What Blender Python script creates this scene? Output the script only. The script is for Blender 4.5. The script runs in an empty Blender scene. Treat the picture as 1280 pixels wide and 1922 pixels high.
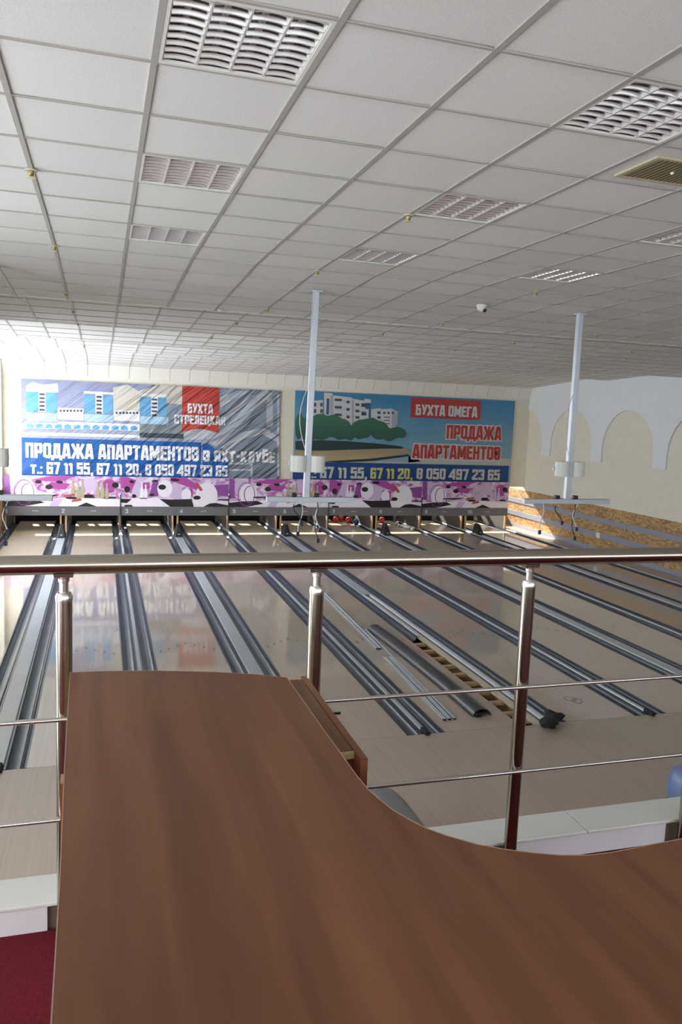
import bpy, math, random
from mathutils import Vector, Matrix

random.seed(7)
sc = bpy.context.scene
COL = sc.collection

# ------------------------------------------------------------------ camera
W, H, FPX = 1280.0, 1922.0, 1480.3
CAM = Vector((2.7646, -8.6381, 3.9297))
YAW, PITCH, ROLL = 0.2971, 0.1263, 0.0407
_fw = Vector((math.sin(YAW) * math.cos(PITCH), math.cos(YAW) * math.cos(PITCH), -math.sin(PITCH)))
_r0 = Vector((math.cos(YAW), -math.sin(YAW), 0.0))
_u0 = _r0.cross(_fw)
_ri = _r0 * math.cos(ROLL) + _u0 * math.sin(ROLL)
_up = -_r0 * math.sin(ROLL) + _u0 * math.cos(ROLL)
cd = bpy.data.cameras.new('camera')
cam = bpy.data.objects.new('camera', cd)
COL.objects.link(cam)
cam.matrix_world = Matrix(((_ri.x, _up.x, -_fw.x, CAM.x), (_ri.y, _up.y, -_fw.y, CAM.y),
                           (_ri.z, _up.z, -_fw.z, CAM.z), (0, 0, 0, 1)))
cd.sensor_fit = 'VERTICAL'
cd.sensor_height = 24.0
cd.lens = 24.0 * FPX / H
cd.clip_start = 0.05
cd.clip_end = 200
sc.camera = cam


def ray(px, py):
    return _fw + _ri * ((px - W / 2) / FPX) - _up * ((py - H / 2) / FPX)


def at_y(px, py, y):
    d = ray(px, py)
    return CAM + d * ((y - CAM.y) / d.y)


def at_z(px, py, z):
    d = ray(px, py)
    return CAM + d * ((z - CAM.z) / d.z)


def project(p):
    d = Vector(p) - CAM
    w = d.dot(_fw)
    if w < 0.05:
        return None
    return (W / 2 + FPX * d.dot(_ri) / w, H / 2 - FPX * d.dot(_up) / w)


# ------------------------------------------------------------------ world, sun, exposure
world = bpy.data.worlds.new('sky')
sc.world = world
world.use_nodes = True
bg = world.node_tree.nodes['Background']
bg.inputs['Color'].default_value = (0.89, 0.945, 1.0, 1)
bg.inputs['Strength'].default_value = 10.5
SUN_DIR = Vector((0.13, -0.80, -0.50)).normalized()
sl = bpy.data.lights.new('sun', 'SUN')
sl.energy = 34.0
sl.color = (1.0, 0.93, 0.82)
sl.angle = math.radians(0.6)
sun = bpy.data.objects.new('sun', sl)
COL.objects.link(sun)
sun.rotation_euler = SUN_DIR.to_track_quat('-Z', 'Y').to_euler()
sun.location = (0, 40, 25)
sc.view_settings.view_transform = 'Standard'
sc.view_settings.look = 'None'
sc.view_settings.exposure = -0.2
sc.view_settings.gamma = 1.0
sc.view_settings.use_curve_mapping = False


def portal(loc, direction, sx, sy):
    l = bpy.data.lights.new('window_portal', 'AREA')
    l.shape = 'RECTANGLE'
    l.size, l.size_y = sx, sy
    l.cycles.is_portal = True
    o = bpy.data.objects.new('window_portal', l)
    COL.objects.link(o)
    o.location = loc
    o.rotation_euler = Vector(direction).to_track_quat('-Z', 'Z').to_euler()


# ------------------------------------------------------------------ materials
MATS = {}


def _new(name):
    m = bpy.data.materials.new(name)
    m.use_nodes = True
    MATS[name] = m
    nt = m.node_tree
    return m, nt, nt.nodes['Principled BSDF']


def plain(name, col, rough=0.5, metal=0.0, spec=0.5, coat=0.0, bump=0.0, bscale=60.0, var=0.0, vscale=4.0):
    m, nt, b = _new(name)
    b.inputs['Base Color'].default_value = (*col, 1)
    b.inputs['Roughness'].default_value = rough
    b.inputs['Metallic'].default_value = metal
    b.inputs['Specular IOR Level'].default_value = spec
    b.inputs['Coat Weight'].default_value = coat
    b.inputs['Coat Roughness'].default_value = 0.1
    tc = nt.nodes.new('ShaderNodeTexCoord')
    if var > 0:
        n = nt.nodes.new('ShaderNodeTexNoise')
        n.inputs['Scale'].default_value = vscale
        n.inputs['Detail'].default_value = 5
        nt.links.new(tc.outputs['Object'], n.inputs['Vector'])
        r = nt.nodes.new('ShaderNodeValToRGB')
        r.color_ramp.elements[0].position = 0.3
        r.color_ramp.elements[1].position = 0.7
        r.color_ramp.elements[0].color = (*[c * (1 - var) for c in col], 1)
        r.color_ramp.elements[1].color = (*[min(1, c * (1 + var)) for c in col], 1)
        nt.links.new(n.outputs['Fac'], r.inputs['Fac'])
        nt.links.new(r.outputs['Color'], b.inputs['Base Color'])
    if bump > 0:
        n = nt.nodes.new('ShaderNodeTexNoise')
        n.inputs['Scale'].default_value = bscale
        n.inputs['Detail'].default_value = 4
        nt.links.new(tc.outputs['Object'], n.inputs['Vector'])
        bp = nt.nodes.new('ShaderNodeBump')
        bp.inputs['Strength'].default_value = bump
        bp.inputs['Distance'].default_value = 0.01
        nt.links.new(n.outputs['Fac'], bp.inputs['Height'])
        nt.links.new(bp.outputs['Normal'], b.inputs['Normal'])
    return m


def grained(name, c0, c1, scale=(30, 1.2, 30), rough=0.3, coat=0.0, detail=6, dist=1.0, spec=0.5, p0=0.3, p1=0.7, fine=0.0):
    """wood-like streaks running along world Y"""
    m, nt, b = _new(name)
    g = nt.nodes.new('ShaderNodeNewGeometry')
    mp = nt.nodes.new('ShaderNodeMapping')
    mp.inputs['Scale'].default_value = scale
    nt.links.new(g.outputs['Position'], mp.inputs['Vector'])
    n = nt.nodes.new('ShaderNodeTexNoise')
    n.inputs['Scale'].default_value = 1.0
    n.inputs['Detail'].default_value = detail
    n.inputs['Distortion'].default_value = dist
    nt.links.new(mp.outputs['Vector'], n.inputs['Vector'])
    r = nt.nodes.new('ShaderNodeValToRGB')
    r.color_ramp.elements[0].position = p0
    r.color_ramp.elements[1].position = p1
    r.color_ramp.elements[0].color = (*c0, 1)
    r.color_ramp.elements[1].color = (*c1, 1)
    nt.links.new(n.outputs['Fac'], r.inputs['Fac'])
    nt.links.new(r.outputs['Color'], b.inputs['Base Color'])
    b.inputs['Roughness'].default_value = rough
    b.inputs['Specular IOR Level'].default_value = spec
    b.inputs['Coat Weight'].default_value = coat
    b.inputs['Coat Roughness'].default_value = 0.08
    return m


def tile_mat():
    m, nt, b = _new('mineral_tile')
    tc = nt.nodes.new('ShaderNodeTexCoord')
    n = nt.nodes.new('ShaderNodeTexNoise')
    n.inputs['Scale'].default_value = 140
    n.inputs['Detail'].default_value = 3
    nt.links.new(tc.outputs['Object'], n.inputs['Vector'])
    r = nt.nodes.new('ShaderNodeValToRGB')
    r.color_ramp.elements[0].position = 0.33
    r.color_ramp.elements[1].position = 0.48
    r.color_ramp.elements[0].color = (0.66, 0.655, 0.64, 1)
    r.color_ramp.elements[1].color = (0.77, 0.77, 0.765, 1)
    nt.links.new(n.outputs['Fac'], r.inputs['Fac'])
    oi = nt.nodes.new('ShaderNodeObjectInfo')
    mr = nt.nodes.new('ShaderNodeMapRange')
    mr.inputs['To Min'].default_value = 0.95
    mr.inputs['To Max'].default_value = 1.03
    nt.links.new(oi.outputs['Random'], mr.inputs['Value'])
    mx = nt.nodes.new('ShaderNodeMix')
    mx.data_type = 'RGBA'
    mx.blend_type = 'MULTIPLY'
    mx.inputs['Factor'].default_value = 1.0
    nt.links.new(r.outputs['Color'], mx.inputs['A'])
    nt.links.new(mr.outputs['Result'], mx.inputs['B'])
    nt.links.new(mx.outputs['Result'], b.inputs['Base Color'])
    b.inputs['Roughness'].default_value = 0.85
    b.inputs['Specular IOR Level'].default_value = 0.2
    return m


def osb_mat():
    m, nt, b = _new('osb')
    g = nt.nodes.new('ShaderNodeNewGeometry')
    mp = nt.nodes.new('ShaderNodeMapping')
    mp.inputs['Scale'].default_value = (10, 9, 22)
    nt.links.new(g.outputs['Position'], mp.inputs['Vector'])
    v = nt.nodes.new('ShaderNodeTexVoronoi')
    v.inputs['Scale'].default_value = 1.0
    v.inputs['Randomness'].default_value = 1.0
    nt.links.new(mp.outputs['Vector'], v.inputs['Vector'])
    bw = nt.nodes.new('ShaderNodeRGBToBW')
    nt.links.new(v.outputs['Color'], bw.inputs['Color'])
    r = nt.nodes.new('ShaderNodeValToRGB')
    r.color_ramp.elements[0].position = 0.2
    r.color_ramp.elements[1].position = 0.8
    r.color_ramp.elements[0].color = (0.28, 0.15, 0.06, 1)
    r.color_ramp.elements[1].color = (0.52, 0.33, 0.14, 1)
    nt.links.new(bw.outputs['Val'], r.inputs['Fac'])
    nt.links.new(r.outputs['Color'], b.inputs['Base Color'])
    b.inputs['Roughness'].default_value = 0.6
    return m


def vinyl(name, col, col2=None, z0=0.0, z1=1.0, wrinkle=0.0):
    """printed banner vinyl; optional top-to-bottom printed blend and creases"""
    m, nt, b = _new(name)
    b.inputs['Base Color'].default_value = (*col, 1)
    b.inputs['Roughness'].default_value = 0.32
    g = nt.nodes.new('ShaderNodeNewGeometry')
    if col2:
        s = nt.nodes.new('ShaderNodeSeparateXYZ')
        nt.links.new(g.outputs['Position'], s.inputs['Vector'])
        mr = nt.nodes.new('ShaderNodeMapRange')
        mr.inputs['From Min'].default_value = z0
        mr.inputs['From Max'].default_value = z1
        nt.links.new(s.outputs['Z'], mr.inputs['Value'])
        n = nt.nodes.new('ShaderNodeTexNoise')
        n.inputs['Scale'].default_value = 1.2
        nt.links.new(g.outputs['Position'], n.inputs['Vector'])
        ad = nt.nodes.new('ShaderNodeMath')
        ad.operation = 'MULTIPLY_ADD'
        ad.inputs[1].default_value = 0.5
        nt.links.new(n.outputs['Fac'], ad.inputs[0])
        sb = nt.nodes.new('ShaderNodeMath')
        sb.operation = 'SUBTRACT'
        sb.inputs[1].default_value = 0.25
        nt.links.new(mr.outputs['Result'], ad.inputs[2])
        nt.links.new(ad.outputs[0], sb.inputs[0])
        r = nt.nodes.new('ShaderNodeValToRGB')
        r.color_ramp.elements[0].color = (*col, 1)
        r.color_ramp.elements[1].color = (*col2, 1)
        nt.links.new(sb.outputs[0], r.inputs['Fac'])
        nt.links.new(r.outputs['Color'], b.inputs['Base Color'])
    if wrinkle > 0:
        mp = nt.nodes.new('ShaderNodeMapping')
        mp.inputs['Scale'].default_value = (0.5, 1, 4.5)
        rt = nt.nodes.new('ShaderNodeMapping')
        rt.inputs['Rotation'].default_value = (0, math.radians(38), 0)
        nt.links.new(g.outputs['Position'], rt.inputs['Vector'])
        nt.links.new(rt.outputs['Vector'], mp.inputs['Vector'])
        n = nt.nodes.new('ShaderNodeTexNoise')
        n.inputs['Scale'].default_value = 1.0
        n.inputs['Detail'].default_value = 3
        n.inputs['Distortion'].default_value = 0.6
        nt.links.new(mp.outputs['Vector'], n.inputs['Vector'])
        s2 = nt.nodes.new('ShaderNodeSeparateXYZ')
        nt.links.new(g.outputs['Position'], s2.inputs['Vector'])
        m2 = nt.nodes.new('ShaderNodeMapRange')
        m2.inputs['From Min'].default_value = 2.0
        m2.inputs['From Max'].default_value = 6.0
        m2.inputs['To Min'].default_value = 0.15
        m2.inputs['To Max'].default_value = 1.0
        nt.links.new(s2.outputs['X'], m2.inputs['Value'])
        mu = nt.nodes.new('ShaderNodeMath')
        mu.operation = 'MULTIPLY'
        nt.links.new(n.outputs['Fac'], mu.inputs[0])
        nt.links.new(m2.outputs['Result'], mu.inputs[1])
        bp = nt.nodes.new('ShaderNodeBump')
        bp.inputs['Strength'].default_value = 1.0
        bp.inputs['Distance'].default_value = wrinkle
        nt.links.new(mu.outputs[0], bp.inputs['Height'])
        nt.links.new(bp.outputs['Normal'], b.inputs['Normal'])
    return m


def swirl(name, c0, c1, c2, scale):
    m, nt, b = _new(name)
    g = nt.nodes.new('ShaderNodeNewGeometry')
    mp = nt.nodes.new('ShaderNodeMapping')
    mp.inputs['Scale'].default_value = scale
    nt.links.new(g.outputs['Position'], mp.inputs['Vector'])
    n = nt.nodes.new('ShaderNodeTexNoise')
    n.inputs['Scale'].default_value = 1.0
    n.inputs['Detail'].default_value = 4
    n.inputs['Distortion'].default_value = 2.2
    nt.links.new(mp.outputs['Vector'], n.inputs['Vector'])
    r = nt.nodes.new('ShaderNodeValToRGB')
    r.color_ramp.elements[0].position = 0.36
    r.color_ramp.elements[1].position = 0.62
    r.color_ramp.elements[0].color = (*c0, 1)
    r.color_ramp.elements[1].color = (*c2, 1)
    e = r.color_ramp.elements.new(0.48)
    e.color = (*c1, 1)
    nt.links.new(n.outputs['Fac'], r.inputs['Fac'])
    nt.links.new(r.outputs['Color'], b.inputs['Base Color'])
    b.inputs['Roughness'].default_value = 0.35
    return m


tile_mat()
osb_mat()
plain('tee', (0.40, 0.39, 0.36), 0.5)
plain('plenum', (0.30, 0.30, 0.30), 0.9)
plain('wall_cream', (0.72, 0.69, 0.58), 0.75, bump=0.05, var=0.03)
plain('wall_white', (0.74, 0.76, 0.78), 0.7, bump=0.05, var=0.02)
plain('frieze_white', (0.72, 0.71, 0.66), 0.7)
plain('batten_grey', (0.26, 0.29, 0.36), 0.5)
grained('lane_laminate', (0.47, 0.38, 0.31), (0.52, 0.43, 0.355), (42, 0.5, 1), rough=0.055, spec=0.75)
grained('deck_laminate', (0.48, 0.38, 0.26), (0.56, 0.46, 0.34), (42, 0.5, 1), rough=0.14, spec=0.6)
grained('approach_laminate', (0.44, 0.36, 0.29), (0.51, 0.425, 0.35), (34, 0.45, 1), rough=0.35)
grained('floor_wood', (0.36, 0.24, 0.15), (0.46, 0.33, 0.21), (14, 0.6, 1), rough=0.15)
grained('cherry_laminate', (0.098, 0.038, 0.016), (0.205, 0.088, 0.040), (16, 1.0, 16), rough=0.42, spec=0.25, detail=8, dist=0.8, p0=0.25, p1=0.78)
grained('plywood', (0.42, 0.26, 0.12), (0.56, 0.38, 0.2), (20, 2, 3), rough=0.6)
grained('pale_ply', (0.60, 0.54, 0.42), (0.70, 0.64, 0.52), (20, 1, 3), rough=0.6)
plain('cherry_edge', (0.34, 0.20, 0.15), 0.4)
plain('cherry_red', (0.22, 0.065, 0.025), 0.45, var=0.15, vscale=8)
plain('chipboard', (0.42, 0.33, 0.17), 0.8, var=0.2, vscale=120)
plain('gutter_plastic', (0.045, 0.053, 0.075), 0.28, var=0.12, vscale=3)
plain('gutter_dark', (0.035, 0.037, 0.043), 0.35, var=0.1, vscale=3)
plain('cap_grey', (0.42, 0.45, 0.48), 0.3, spec=0.6, var=0.05, vscale=2)
plain('aluminium', (0.62, 0.65, 0.70), 0.35, metal=0.6)
plain('rail_white', (0.66, 0.70, 0.78), 0.3)
plain('black_plastic', (0.012, 0.012, 0.014), 0.4)
plain('kick_shade', (0.07, 0.055, 0.045), 0.7)  # kickback plywood darkened to paint in the shade behind the boards
plain('black_foam', (0.016, 0.018, 0.02), 0.7, bump=0.6, bscale=40)
plain('curtain_black', (0.008, 0.008, 0.009), 0.9)
plain('steel', (0.37, 0.335, 0.275), 0.20, metal=1.0)
plain('steel_bright', (0.52, 0.50, 0.46), 0.2, metal=0.9)
plain('louvre', (0.72, 0.72, 0.71), 0.2, metal=0.4)
plain('louvre_white', (0.74, 0.74, 0.70), 0.45)
plain('housing', (0.13, 0.12, 0.12), 0.5)  # light housing darkened to put shade between the louvre blades
plain('lamp_tube', (0.55, 0.53, 0.54), 0.3)
plain('sprinkler_yellow', (0.62, 0.57, 0.40), 0.5)
plain('sprinkler_brass', (0.32, 0.25, 0.10), 0.35, metal=0.6)
plain('vent_beige', (0.50, 0.45, 0.30), 0.6)
plain('vent_dark', (0.16, 0.13, 0.05), 0.7)
plain('white_plastic', (0.75, 0.75, 0.74), 0.35)
plain('zinc', (0.52, 0.56, 0.62), 0.4, metal=0.35)
plain('speaker_white', (0.66, 0.67, 0.64), 0.4)
plain('carpet_red', (0.135, 0.014, 0.022), 0.95, spec=0.1, bump=0.5, bscale=300, var=0.15, vscale=90)
plain('marble', (0.62, 0.63, 0.60), 0.3, var=0.06, vscale=3)
plain('kerb_white', (0.66, 0.65, 0.68), 0.5, var=0.03)
plain('kerb_brown', (0.15, 0.11, 0.08), 0.7)
plain('hood_grey', (0.22, 0.24, 0.25), 0.35, var=0.15, vscale=5)
plain('hood_blue', (0.14, 0.22, 0.42), 0.35, var=0.06, vscale=5)
plain('rubber_dark', (0.03, 0.03, 0.032), 0.6)
plain('mask_bar', (0.125, 0.125, 0.14), 0.4)
plain('mask_black', (0.012, 0.009, 0.012), 0.35)
plain('mask_white', (0.72, 0.70, 0.80), 0.35)
plain('mask_lilac', (0.52, 0.42, 0.62), 0.35)
plain('mask_magenta', (0.36, 0.06, 0.30), 0.35)
plain('mask_purple', (0.22, 0.06, 0.27), 0.35)
plain('mask_red', (0.42, 0.06, 0.07), 0.35)
plain('mask_khaki', (0.38, 0.34, 0.24), 0.35)
plain('mask_ink', (0.42, 0.42, 0.46), 0.5)
swirl('mask_swirl', (0.36, 0.07, 0.33), (0.52, 0.36, 0.58), (0.66, 0.63, 0.70), (2.2, 1, 3.4))
plain('cable_white', (0.62, 0.62, 0.60), 0.5)
plain('cable_black', (0.02, 0.02, 0.02), 0.5)
plain('ball_red', (0.45, 0.03, 0.03), 0.12)
plain('ball_green', (0.03, 0.16, 0.06), 0.12)
plain('ball_blue', (0.03, 0.08, 0.25), 0.12)
plain('pin_white', (0.80, 0.78, 0.74), 0.2)
plain('pin_red', (0.5, 0.03, 0.03), 0.3)
plain('roof_grey', (0.35, 0.35, 0.35), 0.9)
plain('frame_white', (0.8, 0.8, 0.8), 0.4)
plain('concrete', (0.20, 0.19, 0.18), 0.9)
WR = 0.4
vinyl('v_sky_l', (0.30, 0.33, 0.45), (0.24, 0.26, 0.42), 3.0, 4.5, WR)
vinyl('v_blue_l', (0.006, 0.085, 0.33), None, wrinkle=WR * 0.5)
vinyl('v_white_l', (0.70, 0.72, 0.78), None, wrinkle=WR)
vinyl('v_cream_l', (0.55, 0.53, 0.48), None, wrinkle=WR)
vinyl('v_tower_l', (0.12, 0.34, 0.58), None, wrinkle=WR)
vinyl('v_pale_l', (0.36, 0.52, 0.72), None, wrinkle=WR)
vinyl('v_dark_l', (0.05, 0.06, 0.08), None, wrinkle=WR)
vinyl('v_sea_l', (0.20, 0.24, 0.26), None, wrinkle=WR)
vinyl('v_red_l', (0.48, 0.055, 0.045), None, wrinkle=WR)
vinyl('v_slate_l', (0.17, 0.21, 0.27), (0.25, 0.30, 0.38), 2.0, 4.4, WR)
vinyl('v_mist_l', (0.44, 0.47, 0.54), None, wrinkle=WR)
vinyl('v_sky_r', (0.20, 0.36, 0.44), (0.03, 0.20, 0.40), 2.3, 4.5)
vinyl('v_haze_r', (0.42, 0.44, 0.42))
vinyl('v_blue_r', (0.004, 0.05, 0.20))
vinyl('v_white_r', (0.55, 0.56, 0.58))
vinyl('v_shade_r', (0.34, 0.36, 0.42))
vinyl('v_dark_r', (0.04, 0.06, 0.10))
vinyl('v_glass_r', (0.02, 0.10, 0.22))
vinyl('v_tree_r', (0.012, 0.055, 0.040), (0.03, 0.13, 0.085), 2.8, 3.7)
vinyl('v_tree_dark_r', (0.008, 0.03, 0.03))
vinyl('v_beach_r', (0.42, 0.32, 0.19), (0.30, 0.24, 0.15), 2.4, 2.7)
vinyl('v_sea_r', (0.24, 0.36, 0.46))
vinyl('v_red_r', (0.40, 0.035, 0.03))
vinyl('v_yellow_r', (0.50, 0.50, 0.17))
vinyl('v_ink_r', (0.50, 0.50, 0.46))
plain('mark_dark', (0.05, 0.035, 0.03), 0.4)
plain('mark_pen', (0.14, 0.10, 0.09), 0.4)


# ------------------------------------------------------------------ mesh helpers
class MB:
    def __init__(self):
        self.v, self.f = [], []

    def add(self, vs, fs):
        o = len(self.v)
        self.v += [tuple(p) for p in vs]
        self.f += [tuple(i + o for i in f) for f in fs]
        return self

    def box(self, x0, x1, y0, y1, z0, z1):
        return self.add([(x0, y0, z0), (x1, y0, z0), (x1, y1, z0), (x0, y1, z0),
                         (x0, y0, z1), (x1, y0, z1), (x1, y1, z1), (x0, y1, z1)],
                        [(0, 3, 2, 1), (4, 5, 6, 7), (0, 1, 5, 4), (1, 2, 6, 5), (2, 3, 7, 6), (3, 0, 4, 7)])

    def hexa(self, b, t):
        """8-corner block: bottom quad b and top quad t (same order)"""
        return self.add(list(b) + list(t), [(0, 3, 2, 1), (4, 5, 6, 7), (0, 1, 5, 4), (1, 2, 6, 5), (2, 3, 7, 6), (3, 0, 4, 7)])

    def tube(self, pts, r, n=12, caps=True):
        pts = [Vector(p) for p in pts]
        rings = []
        for i, p in enumerate(pts):
            d = (pts[min(i + 1, len(pts) - 1)] - pts[max(i - 1, 0)]).normalized()
            a = Vector((0, 0, 1)) if abs(d.z) < 0.9 else Vector((1, 0, 0))
            u = d.cross(a).normalized()
            w = u.cross(d)
            rr = r[i] if isinstance(r, (list, tuple)) else r
            rings.append([p + (u * math.cos(2 * math.pi * k / n) + w * math.sin(2 * math.pi * k / n)) * rr for k in range(n)])
        vs = [q for ring in rings for q in ring]
        fs = []
        for i in range(len(pts) - 1):
            for k in range(n):
                a, b = i * n + k, i * n + (k + 1) % n
                fs.append((a, b, b + n, a + n))
        if caps:
            fs.append(tuple(range(n))[::-1])
            fs.append(tuple((len(pts) - 1) * n + k for k in range(n)))
        return self.add(vs, fs)

    def lathe(self, prof, cx, cy, n=16):
        """profile of (r, z) around a vertical axis"""
        vs, fs = [], []
        for r, z in prof:
            for k in range(n):
                a = 2 * math.pi * k / n
                vs.append((cx + r * math.cos(a), cy + r * math.sin(a), z))
        for i in range(len(prof) - 1):
            for k in range(n):
                a, b = i * n + k, i * n + (k + 1) % n
                fs.append((a, b, b + n, a + n))
        fs.append(tuple(range(n))[::-1])
        fs.append(tuple((len(prof) - 1) * n + k for k in range(n)))
        return self.add(vs, fs)

    def prism(self, poly, z0, z1):
        """polygon (x, y) extruded upward"""
        n = len(poly)
        vs = [(x, y, z0) for x, y in poly] + [(x, y, z1) for x, y in poly]
        fs = [tuple(range(n))[::-1], tuple(range(n, 2 * n))]
        fs += [(i, (i + 1) % n, (i + 1) % n + n, i + n) for i in range(n)]
        return self.add(vs, fs)

    def prism_y(self, poly, y0, y1):
        """polygon (x, z) extruded along y"""
        n = len(poly)
        vs = [(x, y0, z) for x, z in poly] + [(x, y1, z) for x, z in poly]
        fs = [tuple(range(n)), tuple(range(n, 2 * n))[::-1]]
        fs += [(i, i + n, (i + 1) % n + n, (i + 1) % n) for i in range(n)]
        return self.add(vs, fs)

    def prism_x(self, poly, x0, x1):
        """polygon (y, z) extruded along x"""
        n = len(poly)
        vs = [(x0, y, z) for y, z in poly] + [(x1, y, z) for y, z in poly]
        fs = [tuple(range(n)), tuple(range(n, 2 * n))[::-1]]
        fs += [(i, i + n, (i + 1) % n + n, (i + 1) % n) for i in range(n)]
        return self.add(vs, fs)

    def flat_y(self, poly, y):
        """flat print facing -y from (x, z) points"""
        n = len(poly)
        ar = sum(poly[i][0] * poly[(i + 1) % n][1] - poly[(i + 1) % n][0] * poly[i][1] for i in range(n))
        if ar < 0:
            poly = poly[::-1]
        return self.add([(x, y, z) for x, z in poly], [tuple(range(n))])

    def flat_z(self, poly, z):
        n = len(poly)
        ar = sum(poly[i][0] * poly[(i + 1) % n][1] - poly[(i + 1) % n][0] * poly[i][1] for i in range(n))
        if ar < 0:
            poly = poly[::-1]
        return self.add([(x, y, z) for x, y in poly], [tuple(range(n))])


ORI = {}


def mesh_of(mb, name, origin=(0, 0, 0)):
    me = bpy.data.meshes.new(name)
    ox, oy, oz = origin
    me.from_pydata([(x - ox, y - oy, z - oz) for x, y, z in mb.v], [], mb.f)
    me.validate()
    return me


def obj(name, mb, mat, parent=None, smooth=False, bevel=0.0, label=None):
    org = ORI.get(parent.name, Vector((0, 0, 0))) if parent is not None else None
    if org is None:
        xs, ys, zs = zip(*mb.v)
        org = Vector(((min(xs) + max(xs)) / 2, (min(ys) + max(ys)) / 2, min(zs)))
        loc = org
    else:
        loc = Vector((0, 0, 0))
    me = mesh_of(mb, name, org)
    me.materials.append(MATS[mat])
    if smooth:
        for p in me.polygons:
            p.use_smooth = True
    o = bpy.data.objects.new(name, me)
    COL.objects.link(o)
    o.location = loc
    ORI[o.name] = org
    if parent is not None:
        o.parent = parent
    if bevel > 0:
        md = o.modifiers.new('bevel', 'BEVEL')
        md.width = bevel
        md.segments = 2
        md.limit_method = 'ANGLE'
    if smooth:
        md = o.modifiers.new('edge', 'EDGE_SPLIT')
        md.split_angle = math.radians(42)
    if label:
        o['label'] = label
    return o


def tag(o, label, cat, group=None):
    o['label'] = label
    o['category'] = cat
    if group:
        o['group'] = group
    return o


def thing(name, loc, label, cat, group=None):
    o = bpy.data.objects.new(name, None)
    COL.objects.link(o)
    o.empty_display_size = 0.1
    o.location = loc
    ORI[o.name] = Vector(loc)
    return tag(o, label, cat, group)


def struct(o):
    o['kind'] = 'structure'
    return o


def copy_part(src, parent, loc):
    c = src.copy()
    COL.objects.link(c)
    c.parent = parent
    c.location = loc
    ORI[c.name] = Vector(loc)
    return c


NUM = ['zero', 'one', 'two', 'three', 'four', 'five', 'six', 'seven', 'eight', 'nine', 'ten']

# ------------------------------------------------------------------ dimensions
LANE, GUT, CAPW, CAPN = 1.066, 0.235, 0.2081, 0.0361
PAIR = 2 * LANE + 4 * GUT + CAPW + CAPN
XL, XR = -0.02, 17.3            # side walls
YB = 16.45                      # wall above the pins
YM = 20.0                       # machine room end wall
YF = -14.0                      # wall behind the camera
ZROOF = 5.6
FLOOR_B = 2.418                 # balcony carpet
lanes = {}
wide_x, narrow_x = [], []
for p in range(5):
    a = p * PAIR + CAPN / 2
    lanes[2 * p + 1] = (a + GUT, a + GUT + LANE)
    b = a + 2 * GUT + LANE + CAPW
    lanes[2 * p + 2] = (b + GUT, b + GUT + LANE)
    wide_x.append(a + 2 * GUT + LANE + CAPW / 2)
    narrow_x.append(p * PAIR)
narrow_x.append(5 * PAIR)

# ------------------------------------------------------------------ room shell
fl = MB().box(XL - 0.4, XR + 0.4, YF - 0.3, YM + 0.3, -0.62, -0.36)
floor = struct(obj('floor', fl, 'concrete'))
ap = MB().box(XL, XR, YF, -0.004, -0.06, 0.0)
obj('approach_floor', ap, 'approach_laminate', floor, label='pale wood-look approach in front of the lanes')
obj('side_walkway', MB().box(16.62, XR, 0.0, YM, -0.06, 0.0), 'floor_wood', floor)
obj('approach_step', MB().box(XL, XR, -0.05, -0.004, -0.36, -0.06), 'concrete', floor)

roof = struct(obj('roof', MB().box(XL - 0.4, XR + 0.4, YF - 0.3, YM + 0.3, ZROOF, ZROOF + 0.2), 'roof_grey'))

# left wall with a row of tall windows, unseen, sized to light the far ceiling
WT = 0.35
lw = MB()
win_y = [(-13.2 + 2.55 * k, -13.2 + 2.55 * k + 1.35) for k in range(5)] + [(6.9, 8.4), (8.7, 10.3), (10.6, 12.3), (12.6, 14.3), (14.6, 16.2)]
z_head = 5.0
sill = [1.6 if b < 3 else 0.55 for a, b in win_y]      # sills beside the lanes lowered to let in more light
lw.box(XL - WT, XL, YF, YM, -0.36, 0.55)
lw.box(XL - WT, XL, YF, YM, z_head, ZROOF)
y = YF
for (a, b), zs in zip(win_y, sill):
    lw.box(XL - WT, XL, y, a, 0.55, z_head)
    if zs > 0.55:
        lw.box(XL - WT, XL, a, b, 0.55, zs)
    y = b
lw.box(XL - WT, XL, y, YM, 0.55, z_head)
wall_left = struct(obj('wall_left', lw, 'wall_cream'))
for k, ((a, b), zs) in enumerate(zip(win_y, sill)):
    f = MB()
    x0, x1 = XL - 0.24, XL - 0.18
    f.box(x0, x1, a, a + 0.06, zs, z_head).box(x0, x1, b - 0.06, b, zs, z_head)
    f.box(x0, x1, a, b, zs, zs + 0.06).box(x0, x1, a, b, z_head - 0.06, z_head)
    f.box(x0, x1, (a + b) / 2 - 0.03, (a + b) / 2 + 0.03, zs, z_head)
    struct(obj('window_%d' % (k + 1), f, 'frame_white'))
    portal((XL - WT - 0.02, (a + b) / 2, (zs + z_head) / 2), (1, 0, 0), b - a, z_head - zs)

# right wall
wall_right = struct(obj('wall_right', MB().box(XR, XR + WT, YF, YM, -0.36, ZROOF), 'wall_cream'))
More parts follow.
